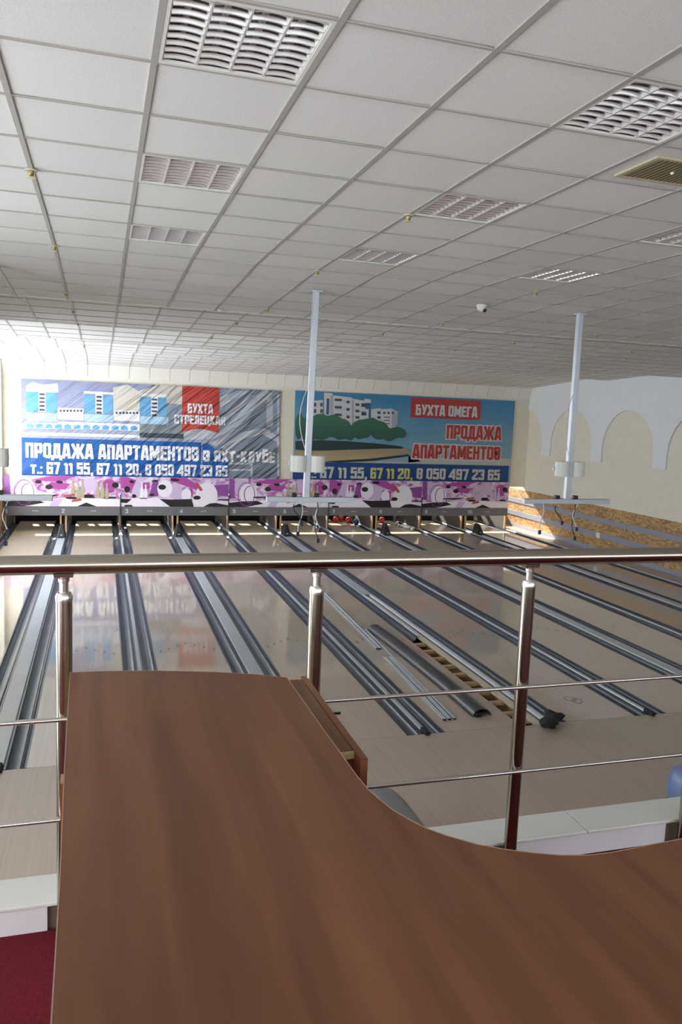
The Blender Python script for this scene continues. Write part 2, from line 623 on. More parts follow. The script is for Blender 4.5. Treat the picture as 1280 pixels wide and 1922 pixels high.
# wall behind the camera, windows above the balcony floor
fw = MB()
fy0, fy1 = YF - 0.3, YF
fz0, fz1 = 3.2, 4.9
fw.box(XL - WT, XR + WT, fy0, fy1, -0.36, fz0).box(XL - WT, XR + WT, fy0, fy1, fz1, ZROOF)
x = XL - WT
fwins = [(0.8 + 2.1 * k, 0.8 + 2.1 * k + 1.5) for k in range(8)]
for k, (a, b) in enumerate(fwins):
    fw.box(x, a, fy0, fy1, fz0, fz1)
    x = b
    f = MB()
    f.box(a, a + 0.06, fy0 + 0.1, fy0 + 0.16, fz0, fz1).box(b - 0.06, b, fy0 + 0.1, fy0 + 0.16, fz0, fz1)
    f.box(a, b, fy0 + 0.1, fy0 + 0.16, fz0, fz0 + 0.06).box(a, b, fy0 + 0.1, fy0 + 0.16, fz1 - 0.06, fz1)
    struct(obj('window_%d' % (k + 21), f, 'frame_white'))
    portal(((a + b) / 2, fy0 - 0.02, (fz0 + fz1) / 2), (0, 1, 0), b - a, fz1 - fz0)
fw.box(x, XR + WT, fy0, fy1, fz0, fz1)
struct(obj('wall_front', fw, 'wall_cream'))

# wall above the pins
bw = MB()
bw.box(XL, 16.62, YB, YB + 0.15, 1.3, ZROOF)
bw.box(16.62, XR, YB, YB + 0.15, 1.52, ZROOF)
wall_back = struct(obj('wall_back', bw, 'wall_cream'))
trim = struct(obj('trim_1', MB().box(XL, XR, YB - 0.035, YB, 4.575, 4.66), 'frieze_white'))

# unseen machine room end wall, openings shaped to throw low sun onto the decks
mw = MB()
segs_low = []  # random gaps break the low sun into bright blobs
x = 0.3
rnd = random.Random(3)
while x < 16.2:
    w = rnd.uniform(0.12, 0.42)
    segs_low.append((x, x + w))
    x += w + rnd.uniform(0.06, 0.34)
mw.box(XL - WT, XR + WT, YM, YM + 0.12, -0.36, 1.33)
xx = XL - WT
for a, b in segs_low:
    mw.box(xx, a, YM, YM + 0.12, 1.33, 1.66)
    xx = b
mw.box(xx, XR + WT, YM, YM + 0.12, 1.33, 1.66)
mw.box(XL - WT, 15.75, YM, YM + 0.12, 1.66, 2.58)
mw.box(15.75, XR + WT, YM, YM + 0.12, 1.66, 1.85)  # tall opening above, shaped for the sun patch on the right wall
mw.box(XL - WT, 0.2, YM, YM + 0.12, 2.58, 3.1)
mw.box(XL - WT, 15.75, YM, YM + 0.12, 3.1, ZROOF)
mw.box(17.2, XR + WT, YM, YM + 0.12, 1.85, 4.0)
mw.box(15.75, XR + WT, YM, YM + 0.12, 4.0, ZROOF)
struct(obj('wall_machine_room', mw, 'concrete'))
portal((7.9, YM + 0.16, 2.84), (0, -1, 0), 15.5, 0.52)
portal((16.5, YM + 0.16, 2.9), (0, -1, 0), 1.4, 2.1)

# balcony slab
bal = MB().box(XL, XR, YF, -6.27, FLOOR_B - 0.3, FLOOR_B - 0.012)
struct(obj('floor_balcony', bal, 'concrete'))
struct(obj('floor_carpet', MB().box(XL, XR, YF, -6.405, FLOOR_B - 0.012, FLOOR_B), 'carpet_red'))

# ------------------------------------------------------------------ ceiling
GX, GY = 2.9603, -5.2076
BAYS = [(-6.4076, 5.28, -1.0076, 5.28), (-1.0076, 5.28, 1.88, 5.165), (1.88, 5.325, 5.2, 5.18),
        (5.2, 5.345, 8.45, 5.15), (8.45, 5.345, 11.9, 5.175), (11.9, 5.33, 16.25, 5.02)]


def ceil_z(yy):
    for a, za, b, zb in BAYS:
        if a <= yy <= b:
            return za + (zb - za) * (yy - a) / (b - a)
    return 5.28


ceiling = struct(obj('ceiling', MB().box(XL, XR, YF, YB, 5.50, 5.58), 'plenum'))
CZ = ORI[ceiling.name]
xs = [XL]
k = math.ceil((XL - GX) / 0.6)
while GX + 0.6 * k < XR - 0.05:
    xs.append(GX + 0.6 * k)
    k += 1
xs.append(XR)
lights_ij = [(0, -1), (0, 2), (0, 5), (3, -1), (3, 2), (3, 5), (6, 2), (6, 5)]
light_cells = {(round(GX + 0.6 * i, 2), round(GY + 0.6 * j, 2)) for i, j in lights_ij}
cells = []
for bi, (a, za, b, zb) in enumerate(BAYS):
    ys = []
    yy = a
    while yy < b - 0.03:
        ys.append(yy)
        yy += 0.6
    ys.append(b)
    for r in range(len(ys) - 1):
        for c in range(len(xs) - 1):
            x0, x1, y0, y1 = xs[c], xs[c + 1], ys[r], ys[r + 1]
            if (round(x0, 2), round(y0, 2)) in light_cells:
                continue
            pr = [project((px, py, ceil_z(min(max(py, a + 1e-4), b - 1e-4)))) for px, py in ((x0, y0), (x1, y0), (x1, y1), (x0, y1))]
            area = 0
            if all(pr):
                cx = sum(q[0] for q in pr) / 4
                cy = sum(q[1] for q in pr) / 4
                if max(q[0] for q in pr) > 0 and min(q[0] for q in pr) < W and max(q[1] for q in pr) > 0 and min(q[1] for q in pr) < H:
                    area = abs(sum(pr[i][0] * pr[(i + 1) % 4][1] - pr[(i + 1) % 4][0] * pr[i][1] for i in range(4))) / 2
            cells.append((area, bi, x0, x1, y0, y1))
cells.sort(key=lambda t: -t[0])
shared_tile = {}
rest = MB()
for n_, (area, bi, x0, x1, y0, y1) in enumerate(cells):
    a, za, b, zb = BAYS[bi]
    z0 = za + (zb - za) * (y0 - a) / (b - a)
    z1 = za + (zb - za) * (y1 - a) / (b - a)
    g = 0.004
    if n_ < 300 and area > 0:
        key = (round(x1 - x0, 3), round(y1 - y0, 3), bi if bi else 0)
        if key not in shared_tile:
            w, d = (x1 - x0) / 2 - g, (y1 - y0) / 2 - g
            sl_ = (z1 - z0) / 2
            m = MB().hexa([(-w, -d, -sl_), (w, -d, -sl_), (w, d, sl_), (-w, d, sl_)],
                          [(-w, -d, -sl_ + 0.018), (w, -d, -sl_ + 0.018), (w, d, sl_ + 0.018), (-w, d, sl_ + 0.018)])
            me = mesh_of(m, 'ceiling_tile')
            me.materials.append(MATS['mineral_tile'])
            shared_tile[key] = me
        o = bpy.data.objects.new('ceiling_tile', shared_tile[key])
        COL.objects.link(o)
        o.parent = ceiling
        o.location = Vector(((x0 + x1) / 2, (y0 + y1) / 2, (z0 + z1) / 2 + 0.004)) - CZ
        o.rotation_euler = (random.uniform(-0.003, 0.004), random.uniform(-0.003, 0.003), 0)
    else:
        t = 0.018
        dz = 0.004
        rest.hexa([(x0 + g, y0 + g, z0 + dz), (x1 - g, y0 + g, z0 + dz), (x1 - g, y1 - g, z1 + dz), (x0 + g, y1 - g, z1 + dz)],
                  [(x0 + g, y0 + g, z0 + dz + t), (x1 - g, y0 + g, z0 + dz + t), (x1 - g, y1 - g, z1 + dz + t), (x0 + g, y1 - g, z1 + dz + t)])
o = obj('far_ceiling_tiles', rest, 'mineral_tile', ceiling)
o['kind'] = 'stuff'
obj('rear_ceiling_board', MB().box(XL, XR, YF, -6.41, 5.28, 5.30), 'mineral_tile', ceiling)
# metal grid: runners along the hall, cross bars between them
for bi, (a, za, b, zb) in enumerate(BAYS):
    hw = 0.013
    for x in xs[1:-1]:
        m = MB().hexa([(x - hw, a, za - 0.004), (x + hw, a, za - 0.004), (x + hw, b, zb - 0.004), (x - hw, b, zb - 0.004)],
                      [(x - hw, a, za + 0.003), (x + hw, a, za + 0.003), (x + hw, b, zb + 0.003), (x - hw, b, zb + 0.003)])
        obj('grid_runner', m, 'tee', ceiling)
    yy = a if bi else a + 0.6
    while yy < b + 0.01:
        z = za + (zb - za) * (yy - a) / (b - a)
        if yy > a + 0.01:
            obj('cross_bar', MB().box(XL, XR, yy - 0.008, yy + 0.008, z - 0.003, z + 0.003), 'tee', ceiling)
        yy += 0.6
    if bi >= 1:   # riser at the far end of the bay, hidden side of the step
        nz = BAYS[bi + 1][1] if bi + 1 < len(BAYS) else None
        if nz:
            obj('ceiling_riser', MB().box(XL, XR, b - 0.012, b, zb - 0.004, nz + 0.02), 'frieze_white', ceiling)
# sloped frieze of tiles over the banners
fx = xs
for c in range(len(fx) - 1):
    x0, x1 = fx[c] + 0.005, fx[c + 1] - 0.005
    m = MB().hexa([(x0, 16.25, 5.03), (x1, 16.25, 5.03), (x1, 16.415, 4.66), (x0, 16.415, 4.66)],
                  [(x0, 16.27, 5.03), (x1, 16.27, 5.03), (x1, 16.435, 4.66), (x0, 16.435, 4.66)])
    obj('frieze_panel', m, 'frieze_white', wall_back)
obj('frieze_backing', MB().hexa([(XL, 16.275, 5.04), (XR, 16.275, 5.04), (XR, 16.44, 4.66), (XL, 16.44, 4.66)],
                                [(XL, 16.29, 5.04), (XR, 16.29, 5.04), (XR, 16.45, 4.66), (XL, 16.45, 4.66)]), 'tee', wall_back)

# ------------------------------------------------------------------ right wall dressing: arcade relief, boards with grey battens
PIER = [(18.05 - 2.89 * k) for k in range(11)]
arc_top = 5.45
for k in range(len(PIER) - 1):
    c1, c0 = PIER[k], PIER[k + 1]         # far pier, near pier
    ya, yb = c0 + 0.275, c1 - 0.275
    cy, rr = (ya + yb) / 2, (yb - ya) / 2
    poly = [(c0, 2.73), (ya, 2.73)]
    for s in range(0, 25):
        t = math.pi * s / 24
        poly.append((cy - rr * math.cos(t), 3.12 + rr * math.sin(t) * 1.02))
    poly += [(yb, 2.73), (c1, 2.73), (c1, arc_top), (c0, arc_top)]
    poly = [(min(q[0], YB), q[1]) for q in poly]
    if c1 > YB:
        # last arch runs into the end wall
        poly = [(c0, 2.73), (ya, 2.73)]
        for s in range(0, 25):
            t = math.pi * s / 24
            yy = cy - rr * math.cos(t)
            if yy < YB - 0.01:
                poly.append((yy, 3.12 + rr * math.sin(t) * 1.02))
        poly += [(YB - 0.005, poly[-1][1]), (YB - 0.005, arc_top), (c0, arc_top)]
    m = MB().prism_x(poly, XR - 0.055, XR - 0.0005)
    obj('arch_relief', m, 'wall_white', wall_right)
for k in range(7):
    y1 = YM - 0.05 - 2.44 * k
    y0 = max(y1 - 2.432, 0.0)
    obj('strand_board', MB().box(XR - 0.02, XR - 0.0005, y0, y1, 0.0, 1.40), 'osb', wall_right)
for z0, z1 in ((0.90, 1.055), (0.43, 0.60), (0.0, 0.13)):
    obj('grey_batten', MB().box(XR - 0.034, XR - 0.02, 2.0, YM - 0.05, z0, z1), 'batten_grey', wall_right)
m = MB().box(XR - 0.075, XR - 0.034, 11.72, 11.90, 0.44, 0.60)
tag(obj('socket_box', m, 'white_plastic', bevel=0.01), 'small pale socket box on the strand-board wall', 'socket')
for k in range(2):
    y1 = YM - 0.05 - 2.44 * k
    obj('strand_board', MB().box(XL + 0.0005, XL + 0.006, y1 - 2.432, y1, 0.0, 1.30), 'osb', wall_left)

# ------------------------------------------------------------------ lanes, gutters, caps
for n in range(1, 11):
    x0, x1 = lanes[n]
    t = thing('bowling_lane', ((x0 + x1) / 2, 0.0, -0.06), 'long glossy bowling lane ending under the number %s on the masking board' % NUM[n], 'bowling lane', 'bowling lanes')
    obj('lane_bed', MB().box(x0, x1, 0.004, 15.46, -0.06, 0.0), 'lane_laminate', t)
    obj('pin_deck', MB().box(x0, x1, 15.464, 18.55, -0.06, 0.0), 'deck_laminate', t)
    cx = (x0 + x1) / 2
    for i in range(-3, 4):
        ay = 4.30 - abs(i) * 0.125
        ax = cx + i * 0.142
        obj('arrow_mark', MB().flat_z([(ax - 0.016, ay - 0.07), (ax + 0.016, ay - 0.07), (ax, ay + 0.07)], 0.0012), 'mark_dark', t)
    if n == 6:
        m = MB()
        for (ex, ey, ea, eb, rot) in ((9.165, 0.745, 0.085, 0.045, 0.25), (9.225, 0.655, 0.075, 0.05, -0.5)):
            q = []
            for s in range(28):
                u = 2 * math.pi * s / 28
                q.append((math.cos(u), math.sin(u)))
            for s in range(28):
                pts = []
                for (cu, su), f in ((q[s], 1.0), (q[(s + 1) % 28], 1.0), (q[(s + 1) % 28], 0.82), (q[s], 0.82)):
                    X_, Y_ = ea * f * cu, eb * f * su * 2.0
                    pts.append((ex + X_ * math.cos(rot) - Y_ * math.sin(rot), ey + X_ * math.sin(rot) + Y_ * math.cos(rot)))
                m.flat_z(pts, 0.0014)
        obj('pen_mark', m, 'mark_pen', t, label='looping pen mark like a six')


def gutter_profile(x0, x1, depth=0.085, lip=0.02, n=10, th=0.006):
    """shell outline: lips and a round channel between"""
    up = [(x0, 0.004), (x0 + lip, 0.004)]
    c = (x0 + x1) / 2
    r = (x1 - x0) / 2 - lip
    for s in range(1, n):
        a = math.pi * s / n
        up.append((c - r * math.cos(a), -depth * math.sin(a) ** 0.8))
    up += [(x1 - lip, 0.004), (x1, 0.004)]
    return up, [(x, z - th) for x, z in up]


def gutter_mesh(x0, x1, y0, y1, flip=False, **kw):
    up, lo = gutter_profile(x0, x1, **kw)
    m = MB()
    n = len(up)
    vs = [(x, y0, z) for x, z in up] + [(x, y1, z) for x, z in up] + [(x, y0, z) for x, z in lo] + [(x, y1, z) for x, z in lo]
    fs = []
    for i in range(n - 1):
        fs.append((i, i + 1, n + i + 1, n + i))
        fs.append((2 * n + i, 3 * n + i, 3 * n + i + 1, 2 * n + i + 1))
        fs.append((i, 2 * n + i, 2 * n + i + 1, i + 1))
        fs.append((n + i, n + i + 1, 3 * n + i + 1, 3 * n + i))
    fs.append((0, n, 3 * n, 2 * n))
    fs.append((n - 1, 3 * n - 1, 4 * n - 1, 2 * n - 1))
    m.add(vs, fs)
    return m


for n in range(1, 11):
    x0, x1 = lanes[n]
    for side in (0, 1):
        gx0 = x0 - GUT if side == 0 else x1
        wide = (side == 1) == (n % 2 == 1)
        y0 = 4.06 if (n == 5 and side == 1) else 0.004
        where = 'beside the wide ball-return cover' if wide else 'beside the narrow divider strip'
        if (n == 1 and side == 0) or (n == 10 and side == 1):
            where = 'beside the side wall'
        lab = 'dark plastic gutter channel of lane %s %s' % (NUM[n], where)
        if n == 5 and side == 1:
            lab = 'dark gutter channel of lane five cut short above the open trench'
        t = thing('lane_gutter', (gx0 + GUT / 2, y0, -0.09), lab, 'gutter', 'lane gutters')
        cut = 0.006 if wide else 0.014
        ga, gb = (gx0 + cut, gx0 + GUT - 0.001) if side == 0 else (gx0 + 0.001, gx0 + GUT - cut)
        obj('channel', gutter_mesh(ga, gb, y0, 15.46), 'gutter_plastic', t, smooth=True)
        obj('pit_channel', gutter_mesh(ga, gb, 15.465, 18.5, depth=0.10), 'gutter_plastic', t, smooth=True)
        rx = gx0 + GUT * (0.66 if side == 0 else 0.34)
        obj('channel_rib', MB().prism_y([(rx - 0.006, -0.078), (rx + 0.006, -0.078), (rx, -0.066)], y0, 15.46), 'cap_grey' if side == 0 else 'gutter_plastic', t)  # pale rib paints the highlight line in left-hand gutters

for k, x in enumerate(narrow_x):
    hw = 0.03
    names = ['left side wall and lane one', 'lanes two and three', 'lanes four and five', 'lanes six and seven', 'lanes eight and nine', 'lane ten and the walkway']
    x0, x1 = x - hw, x + hw
    if k == 0:
        x0 = XL + 0.008
    t = thing('divider_strip', (x, 0, -0.3), 'narrow grey divider strip between %s' % names[k], 'divider', 'narrow lane dividers')
    obj('strip_cap', MB().prism_y([(x0, 0.006), (x1, 0.006), (x1 - 0.006, 0.024), (x0 + 0.006, 0.024)], 0.12, 18.5), 'cap_grey', t)
    obj('strip_support', MB().box(max(x - 0.014, XL + 0.008), x + 0.014, 0.01, 18.5, -0.36, 0.004), 'concrete', t)
    obj('end_plug', MB().prism_y([(x0, 0.002), (x1, 0.002), (x1, 0.045), (x0, 0.045)], -0.06, 0.12), 'black_foam', t, bevel=0.006)
for k, x in enumerate(wide_x):
    hw = CAPW / 2 + 0.004
    nm = 'lanes %s and %s' % (NUM[2 * k + 1], NUM[2 * k + 2])
    if k == 2:
        t = thing('ball_return_trench', (x, 0, -0.36), 'stripped open ball-return trench with bare battens between %s' % nm, 'trench')
        obj('track_cover', MB().box(x - hw, x + hw, 7.23, 18.5, -0.01, 0.02), 'cap_grey', t)
        obj('edge_rail', MB().box(x - hw, x - hw + 0.035, 4.06, 7.23, -0.02, 0.02), 'rail_white', t)
        obj('edge_rail', MB().box(x + hw - 0.055, x + hw, 0.02, 7.23, -0.02, 0.022), 'rail_white', t)
        obj('bed_plank', MB().box(x - hw, x + 0.012, 0.0, 7.2, -0.035, -0.015), 'pale_ply', t)
        obj('side_board', MB().box(x + 0.03, x + 0.048, 0.02, 7.2, -0.3, -0.03), 'plywood', t)
        for q in range(9):
            yy = 0.3 + 0.8 * q
            obj('packing_block', MB().box(x + 0.012, x + 0.03, yy, yy + 0.14, -0.14, -0.06), 'chipboard', t)
        obj('trench_shade', MB().box(x - hw, x + hw, 0.0, 7.2, -0.36, -0.31), 'curtain_black', t)  # black sheet added as the darkness down in the trench
        t2 = thing('gutter_bed', (x - hw - GUT / 2, 2.0, -0.36), 'bare timber gutter bed with cross battens beside the open trench', 'gutter bed')
        obj('side_board', MB().box(x - hw - GUT + 0.004, x - hw - GUT + 0.022, 0.02, 4.05, -0.3, -0.02), 'plywood', t2)
        for q in range(10):
            yy = 0.05 + 0.40 * q
            obj('cross_batten', MB().box(x - hw - GUT + 0.022, x - hw - 0.002, yy, yy + 0.085, -0.06, -0.018), 'plywood', t2)
        obj('bed_shade', MB().box(x - hw - GUT + 0.004, x - hw - 0.002, 0.0, 4.05, -0.36, -0.31), 'curtain_black', t2)  # black sheet added as the darkness between the battens
    else:
        t = thing('ball_return_cover', (x, 0, -0.36), 'wide pale grey ball-return cover between %s' % nm, 'cover', 'wide ball-return covers')
        obj('track_cover', MB().prism_y([(x - hw, 0.004), (x + hw, 0.004), (x + hw - 0.01, 0.024), (x - hw + 0.01, 0.024)], 0.10, 18.5), 'cap_grey', t)
        obj('cover_support', MB().box(x - hw + 0.02, x + hw - 0.02, 0.05, 18.5, -0.36, 0.004), 'concrete', t)
        obj('end_plug', MB().prism_y([(x - hw, 0.002), (x + hw, 0.002), (x + hw - 0.02, 0.05), (x - hw + 0.02, 0.05)], -0.08, 0.10), 'black_foam', t, bevel=0.006)
    # black hood near the pins
    m = MB().add([(x - 0.13, 14.95, 0.024), (x + 0.13, 14.95, 0.024), (x + 0.13, 15.42, 0.024), (x - 0.13, 15.42, 0.024),
                  (x - 0.05, 15.18, 0.37), (x + 0.05, 15.18, 0.37), (x + 0.06, 15.40, 0.37), (x - 0.06, 15.40, 0.37)],
                 [(0, 3, 2, 1), (4, 5, 6, 7), (0, 1, 5, 4), (1, 2, 6, 5), (2, 3, 7, 6), (3, 0, 4, 7)])
    t = thing('lift_hood', (x, 15.2, 0.02), 'black wedge-shaped hood on the ball return between %s' % nm, 'hood', 'black ball-lift hoods')
    obj('hood_body', m, 'black_plastic', t, bevel=0.03)
    obj('hood_badge', MB().add([(x - 0.03, 14.995, 0.09), (x + 0.03, 14.995, 0.09), (x + 0.03, 15.01, 0.12), (x - 0.03, 15.01, 0.12)], [(0, 1, 2, 3)]), 'cap_grey', t)

# ------------------------------------------------------------------ masking boards over the pins
MY = 16.28
Z0, Z1, Z2 = 0.50, 0.775, 1.69


def ell(cx, cz, rx, rz, n=24, rot=0.0):
    o = []
    for s in range(n):
        a = 2 * math.pi * s / n
        X_, Z_ = rx * math.cos(a), rz * math.sin(a)
        o.append((cx + X_ * math.cos(rot) - Z_ * math.sin(rot), cz + X_ * math.sin(rot) + Z_ * math.cos(rot)))
    return o


def ring(m, cx, cz, rx, rz, w, y, a0=0.0, a1=2 * math.pi, n=28):
    for s in range(n):
        u, v = a0 + (a1 - a0) * s / n, a0 + (a1 - a0) * (s + 1) / n
        m.flat_y([(cx + rx * math.cos(u), cz + rz * math.sin(u)), (cx + rx * math.cos(v), cz + rz * math.sin(v)),
                  (cx + (rx - w) * math.cos(v), cz + (rz - w) * math.sin(v)), (cx + (rx - w) * math.cos(u), cz + (rz - w) * math.sin(u))], y)


# --- block letters built from straight strokes
T_ = 0.20


def glyphs():
    G = {}
    w = 0.52
    l, r, b, t, c, m = T_ / 2, w - T_ / 2, T_ / 2, 1 - T_ / 2, w / 2, 0.52
    box = [(l + .04, b), (l, b + .05), (l, t - .05), (l + .04, t), (r - .04, t), (r, t - .05), (r, b + .05), (r - .04, b), (l + .04, b)]
    G['П'] = (w, [[(l, 0), (l, t), (r, t), (r, 0)]])
    G['Р'] = (w, [[(l, 0), (l, t), (r - .04, t), (r, t - .06), (r, m - .02), (r - .04, m - .1), (l, m - .1)]])
    G['О'] = (w, [box])
    G['0'] = (w, [box])
    G['Д'] = (w + .1, [[(.04, -.13), (.04, b), (w + .06, b), (w + .06, -.13)], [(l + .08, b), (l + .12, t), (r + .03, t), (r + .03, b)]])
    G['А'] = (w + .04, [[(l - .02, 0), (c - .05, 1)], [(r + .06, 0), (c + .09, 1)], [(l + .06, .25), (r, .25)], [(c - .06, .93), (c + .1, .93)]])
    G['Ж'] = (.86, [[(.43, 0), (.43, 1)], [(.06, 0), (.30, .5), (.06, 1)], [(.80, 0), (.56, .5), (.80, 1)], [(.3, .5), (.56, .5)]])
    G['Т'] = (w, [[(0, t), (w, t)], [(c, 0), (c, t)]])
    G['М'] = (.7, [[(l, 0), (l, 1)], [(l + .03, .95), (.35, .25), (.62 - l + .06, .95)], [(.7 - l, 1), (.7 - l, 0)]])
    G['Е'] = (w - .05, [[(w - .05, t), (l, t), (l, b), (w - .05, b)], [(l, m), (w - .09, m)]])
    G['Н'] = (w, [[(l, 0), (l, 1)], [(r, 0), (r, 1)], [(l, m), (r, m)]])
    G['В'] = (w, [[(l, b), (l, t), (r - .05, t), (r, t - .06), (r, .6), (r - .05, m), (r, .44), (r, b + .06), (r - .05, b), (l, b)], [(l, m), (r - .05, m)]])
    G['Б'] = (w, [[(r, t), (l, t), (l, b), (r - .03, b), (r, b + .05), (r, m), (r - .03, m + .05), (l, m + .05)]])
    G['У'] = (w, [[(.06, 1), (c, .42)], [(w - .06, 1), (c - .03, .2), (.12, b)]])
    G['Х'] = (w + .04, [[(.06, 0), (w - .02, 1)], [(.06, 1), (w - .02, 0)]])
    G['С'] = (w, [[(r, .66), (r, t), (l, t), (l, b), (r, b), (r, .34)]])
    G['Л'] = (w + .02, [[(0, b), (l + .05, b + .04), (l + .08, t), (r, t), (r, 0)]])
    G['Ц'] = (w + .06, [[(l, 1), (l, b), (w, b), (w, -.13)], [(r, 1), (r, b)]])
    G['К'] = (w + .02, [[(l, 0), (l, 1)], [(r + .02, 1), (l + .08, m), (r + .04, 0)]])
    G['Я'] = (w, [[(r, 0), (r, t), (l + .04, t), (l, t - .06), (l, m), (l + .04, m - .06), (r, m - .06)], [(c, m - .06), (.06, 0)]])
    G['Г'] = (w - .06, [[(l, 0), (l, t), (w - .06, t)]])
    G['1'] = (.34, [[(.22, 0), (.22, t)], [(.24, t), (.02, .80)]])
    G['2'] = (w, [[(l, .68), (l, t), (r, t), (r, .6), (l, .22), (l, b), (w, b)]])
    G['3'] = (w, [[(l, .72), (l, t), (r, t), (r, .6), (r - .06, m), (r, .42), (r, b), (l, b), (l, .28)], [(c - .04, m), (r - .06, m)]])
    G['4'] = (w + .04, [[(r, 0), (r, 1)], [(r - .02, .96), (.04, .28), (w + .04, .28)]])
    G['5'] = (w, [[(w - .03, t), (l, t), (l, .55), (r, .58), (r, b), (l, b), (l, .26)]])
    G['6'] = (w, [[(r, .72), (r, t), (l, t), (l, b), (r, b), (r, .52), (l, .52)]])
    G['7'] = (w, [[(0, t), (r, t), (c - .04, 0)]])
    G['8'] = (w, [box, [(l, m), (r, m)]])
    G['9'] = (w, [[(l, .28), (l, b), (r, b), (r, t), (l, t), (l, .48), (r, .48)]])
    G['.'] = (.2, [[(.1, 0), (.1, .17)]])
    G[','] = (.2, [[(.12, -.13), (.12, .17)]])
    G[':'] = (.2, [[(.1, 0), (.1, .17)], [(.1, .45), (.1, .62)]])
    G['-'] = (.3, [[(.02, .42), (.28, .42)]])
    G[' '] = (.22, [])
    for lo, up in zip('вяхтклуе', 'ВЯХТКЛУЕ'):
        ww, ss = G[up]
        G[lo] = (ww * .92, [[(x * .92, z * .76) for x, z in s] for s in ss])
    ww, ss = G['Б']
    G['б'] = (w * .95, [[(x * .95, z * .97) for x, z in s] for s in [[(r, t), (l, t), (l, b), (r, b), (r, .6), (l, .6)]]])
    return G


GL = glyphs()


def text_mesh(m, s, x0, x1, z0, z1, y, fat=0.0, skew=0.0):
    """block lettering fitted to the rectangle; z0/z1 may be pairs (left, right) for a sloping line"""
    gap = 0.05
    tot = sum(GL[ch][0] + gap for ch in s) - gap
    z0 = z0 if isinstance(z0, tuple) else (z0, z0)
    z1 = z1 if isinstance(z1, tuple) else (z1, z1)
    sx = (x1 - x0) / tot

    def mp(u, v):
        f = u / tot
        za, zb = z0[0] + (z0[1] - z0[0]) * f, z1[0] + (z1[1] - z1[0]) * f
        return (x0 + u * sx, za + (zb - za) * v)
    cur = 0.0
    lay = 0
    for ch in s:
        w, strokes = GL[ch]
        for st in strokes:
            for i in range(len(st) - 1):
                a, b = Vector(st[i]), Vector(st[i + 1])
                d = b - a
                L_ = d.length
                if L_ < 1e-6:
                    continue
                d /= L_
                n = Vector((-d.y, d.x)) * (T_ / 2 + fat)
                ea = (T_ / 2 if i > 0 else 0.0) + fat
                eb = (T_ / 2 if i < len(st) - 2 else 0.0) + fat
                if 0 < i and abs((Vector(st[i]) - Vector(st[i - 1])).normalized().dot(d)) > 0.3:
                    ea = min(ea, T_ * 0.3 + fat)
                a2, b2 = a - d * ea, b + d * eb
                m.flat_y([mp(cur + q.x, q.y) for q in (a2 - n, b2 - n, b2 + n, a2 + n)], y - 0.0004 * (lay % 9))
                lay += 1
        cur += w + gap
    return m


